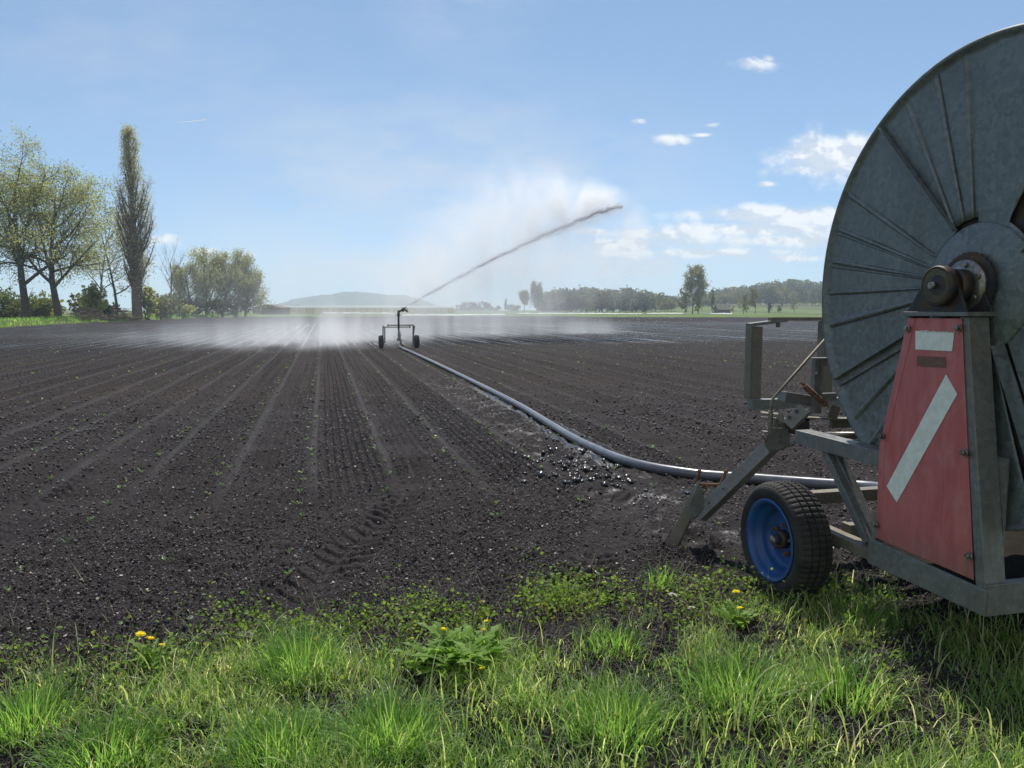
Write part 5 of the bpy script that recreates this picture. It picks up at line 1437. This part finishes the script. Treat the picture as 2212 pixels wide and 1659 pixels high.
# ------------------------------------------------------------------ spray
NZ = Vector((3.07 + .38, 32.82, 1.73))
TIP = at(1330, 45.5); TIP.z = (HORIZ - 450) / FOC * 45.5 + EYE
def jet(s):
    """water jet from nozzle (0) to break-up (1): ballistic arc"""
    p = NZ.lerp(TIP, s); p.z += 1.30 * s * (1 - s) - .9 * max(0., s - .97)
    return p
jd = (TIP - NZ); jd.z = 0; jd.normalize(); js = Vector((-jd.y, jd.x, 0))
g3 = np.random.default_rng(8)
n = 7000
s = g3.random(n) ** .85 * 1.03
wid = np.interp(s, [0, .10, .24, .262, .27, .40, .55, .68, .80, .90, .96, 1.0], [.010, .04, .12, .15, .03, .11, .21, .22, .15, .09, .16, .17])
cen = .02 * np.sin(s * 60) * s + .03 * np.sin(s * 23 + 1) * s
P = np.array([tuple(jet(q)) for q in s])
tail = .26 + 1.5 * g3.random(n) ** 3.5; off = g3.normal(size=n) * tail * wid; off2 = g3.normal(size=n) * tail * wid + cen
lump = np.sin(s * 190 + 3 * np.sin(s * 31)) * .10 * wid + np.sin(s * 83 + 2 * np.sin(s * 19)) * .16 * wid
P += np.outer(off, np.array(js)) + np.outer(off2 + lump, (0, 0, 1)) + np.outer(g3.normal(size=n) * .1, np.array(jd))
def octa(P, r):
    n = len(P); o = np.array([(1, 0, 0), (0, 1, 0), (-1, 0, 0), (0, -1, 0), (0, 0, 1), (0, 0, -1)], float)
    V = (P[:, None, :] + o[None] * np.asarray(r)[:, None, None]).reshape(-1, 3)
    f = np.array([(0, 1, 4), (1, 2, 4), (2, 3, 4), (3, 0, 4), (1, 0, 5), (2, 1, 5), (3, 2, 5), (0, 3, 5)])
    return V, (np.arange(n)[:, None, None] * 6 + f[None]).reshape(-1, 3)
n2 = 2600   # frayed drops falling away below and past the tip
s2 = g3.uniform(.55, 1.08, n2); P2 = np.array([tuple(jet(min(q, 1.0))) for q in s2])
fall = g3.random(n2) ** 2.2 * (.25 + 1.3 * np.clip(s2 - .6, 0, 1))
P2 += np.outer(g3.normal(size=n2) * .12, np.array(js)) + np.outer(np.maximum(s2 - 1., 0) * 16 + fall * .25, np.array(jd)) - np.outer(fall, (0, 0, 1)) - np.outer(fall * .2, np.array((RGT[0], RGT[1], 0)))
P = np.concatenate([P, P2]); s = np.concatenate([s, s2 * 0.]); n = n + n2
V, F_ = octa(P, .007 + .017 * g3.random(n) * (.35 + s))
m, T, out = mat("water_drops")
p_ = T.node('ShaderNodeBsdfPrincipled', {'Base Color': (.70, .70, .73), 'Roughness': .3})
t_ = T.node('ShaderNodeBsdfTranslucent', {0: (.92, .92, .95)})
T.l.new(T.node('ShaderNodeMixShader', {0: .80, 1: p_.outputs[0], 2: t_.outputs[0]}).outputs[0], out.inputs[0]); M['drops'] = m
tag(obj("water_jet", npmesh("water_jet", V, F_), M['drops']), "rising jet of water from the sprinkler gun", "water", kind='stuff')
# loose drops raining down at the right end of the spray
n = 5200
u_ = 1330 + 70 * g3.normal(size=n); d_ = 46 + 3.5 * g3.normal(size=n); z_ = 6.2 * g3.random(n) ** .9
P = np.array([tuple(at(a, b_, c)) for a, b_, c in zip(u_, d_, z_)])
V, F_ = octa(P, .007 + .010 * g3.random(n))
M['rain'] = pbr("falling_drops", (.55, .56, .58), .3)
tag(obj("falling_drops", npmesh("falling_drops", V, F_), M['rain']), "loose water drops raining down right of the jet", "water", kind='stuff')

def mist(name, lo, hi, blobs, streak, strength, label, an=.55):
    """soft spray cloud: blobs (centre, radii, weight) broken up by streaky noise"""
    b = MB(); b.box(lo, hi)
    m, T, out = mat(name + "_volume")
    oc = T.node('ShaderNodeTexCoord').outputs['Object']
    tot = None
    for c, r, w in blobs:
        # axes: across the view (right), along the view (forward), up
        q = T.v('SUBTRACT', oc, tuple(c))
        a = T.m('DIVIDE', T.v('DOT_PRODUCT', q, (RGT[0], RGT[1], 0)), r[0]); f = T.m('DIVIDE', T.v('DOT_PRODUCT', q, (FWD[0], FWD[1], 0)), r[1]); z = T.m('DIVIDE', T.sep(q)[2], r[2])
        l = T.v('LENGTH', T.xyz(a, f, z))
        e = T.m('MULTIPLY', T.ss(l, 0., 1., 1., 0.), w)
        tot = e if tot is None else T.m('ADD', tot, e)
    nz = T.noise(T.v('MULTIPLY', oc, streak), 1., 4, .6, distort=.4)
    dn_ = T.m('MULTIPLY', T.m('MULTIPLY', tot, T.ss(nz, .32, .70, .05, 1.6)), strength)
    v = T.node('ShaderNodeVolumeScatter', {'Color': (.985, .98, .985), 'Density': dn_, 'Anisotropy': an})
    T.l.new(v.outputs[0], out.inputs['Volume'])
    o = b.build(name, m); return tag(o, label, "spray mist", kind='stuff')
def B(px, py, d, rx, rf, rz, w):
    p = at(px, d); p.z = (HORIZ - py) / FOC * d + EYE; return (p, (rx, rf, rz), w)
mist("spray_plume", (-9, 30, .05), (22, 58, 15), [
    B(1308, 440, 45.8, 1.6, 2.0, 1.1, 1.5), B(1250, 446, 45.6, 2.8, 2.2, 1.9, 1.1), B(1180, 455, 45, 3.8, 2.6, 3.0, .55), B(1100, 465, 44.5, 4.8, 3.2, 3.9, .30), B(1010, 540, 42, 4.8, 3.6, 3.8, .26), B(910, 612, 39, 3.8, 3.4, 2.8, .26),
    B(1365, 490, 46.3, 1.5, 2.0, 1.7, .5), B(1330, 560, 47, 2.6, 3., 3.6, .13), B(1200, 580, 46, 5.0, 3.5, 4.6, .13), B(1060, 620, 42, 5.5, 4., 3.4, .18), B(884, 628, 33.2, .6, .7, .8, .9)],
    (.85, .85, .42), .92, "white plume of spray drifting above the water jet", .45)
mist("ground_spray", (-22, 24, .02), (26, 66, 8.5), [
    B(690, 737, 35, 6.0, 9.5, 2.0, .80), B(560, 742, 37, 6.5, 10., 1.8, .55), B(800, 730, 39, 6., 8., 2.4, .55), B(380, 742, 40, 6.5, 8., 1.3, .22), B(160, 744, 44, 7., 7., 1.0, .12),
    B(930, 715, 46, 6.5, 9., 2.8, .34), B(1100, 706, 50, 7., 9., 3.2, .30), B(1270, 716, 52, 4.0, 5., 1.3, .60), B(720, 640, 43, 12., 9., 5.2, .085), B(480, 650, 46, 6., 8., 4.2, .07)],
    (.75, .22, .10), .19, "low white spray hanging over the watered rows", .45)

# ------------------------------------------------------------------ haze
b = MB(); b.box((-2990, -2990, -2.), (2990, 2990, 92))
m, T, out = mat("haze_air")
v = T.node('ShaderNodeVolumePrincipled', {'Color': (.74, .84, .97, 1), 'Density': .00042, 'Anisotropy': .35})
T.l.new(v.outputs[0], out.inputs['Volume'])
tag(b.build("haze", m), "pale haze over the whole plain", "haze", kind='stuff')
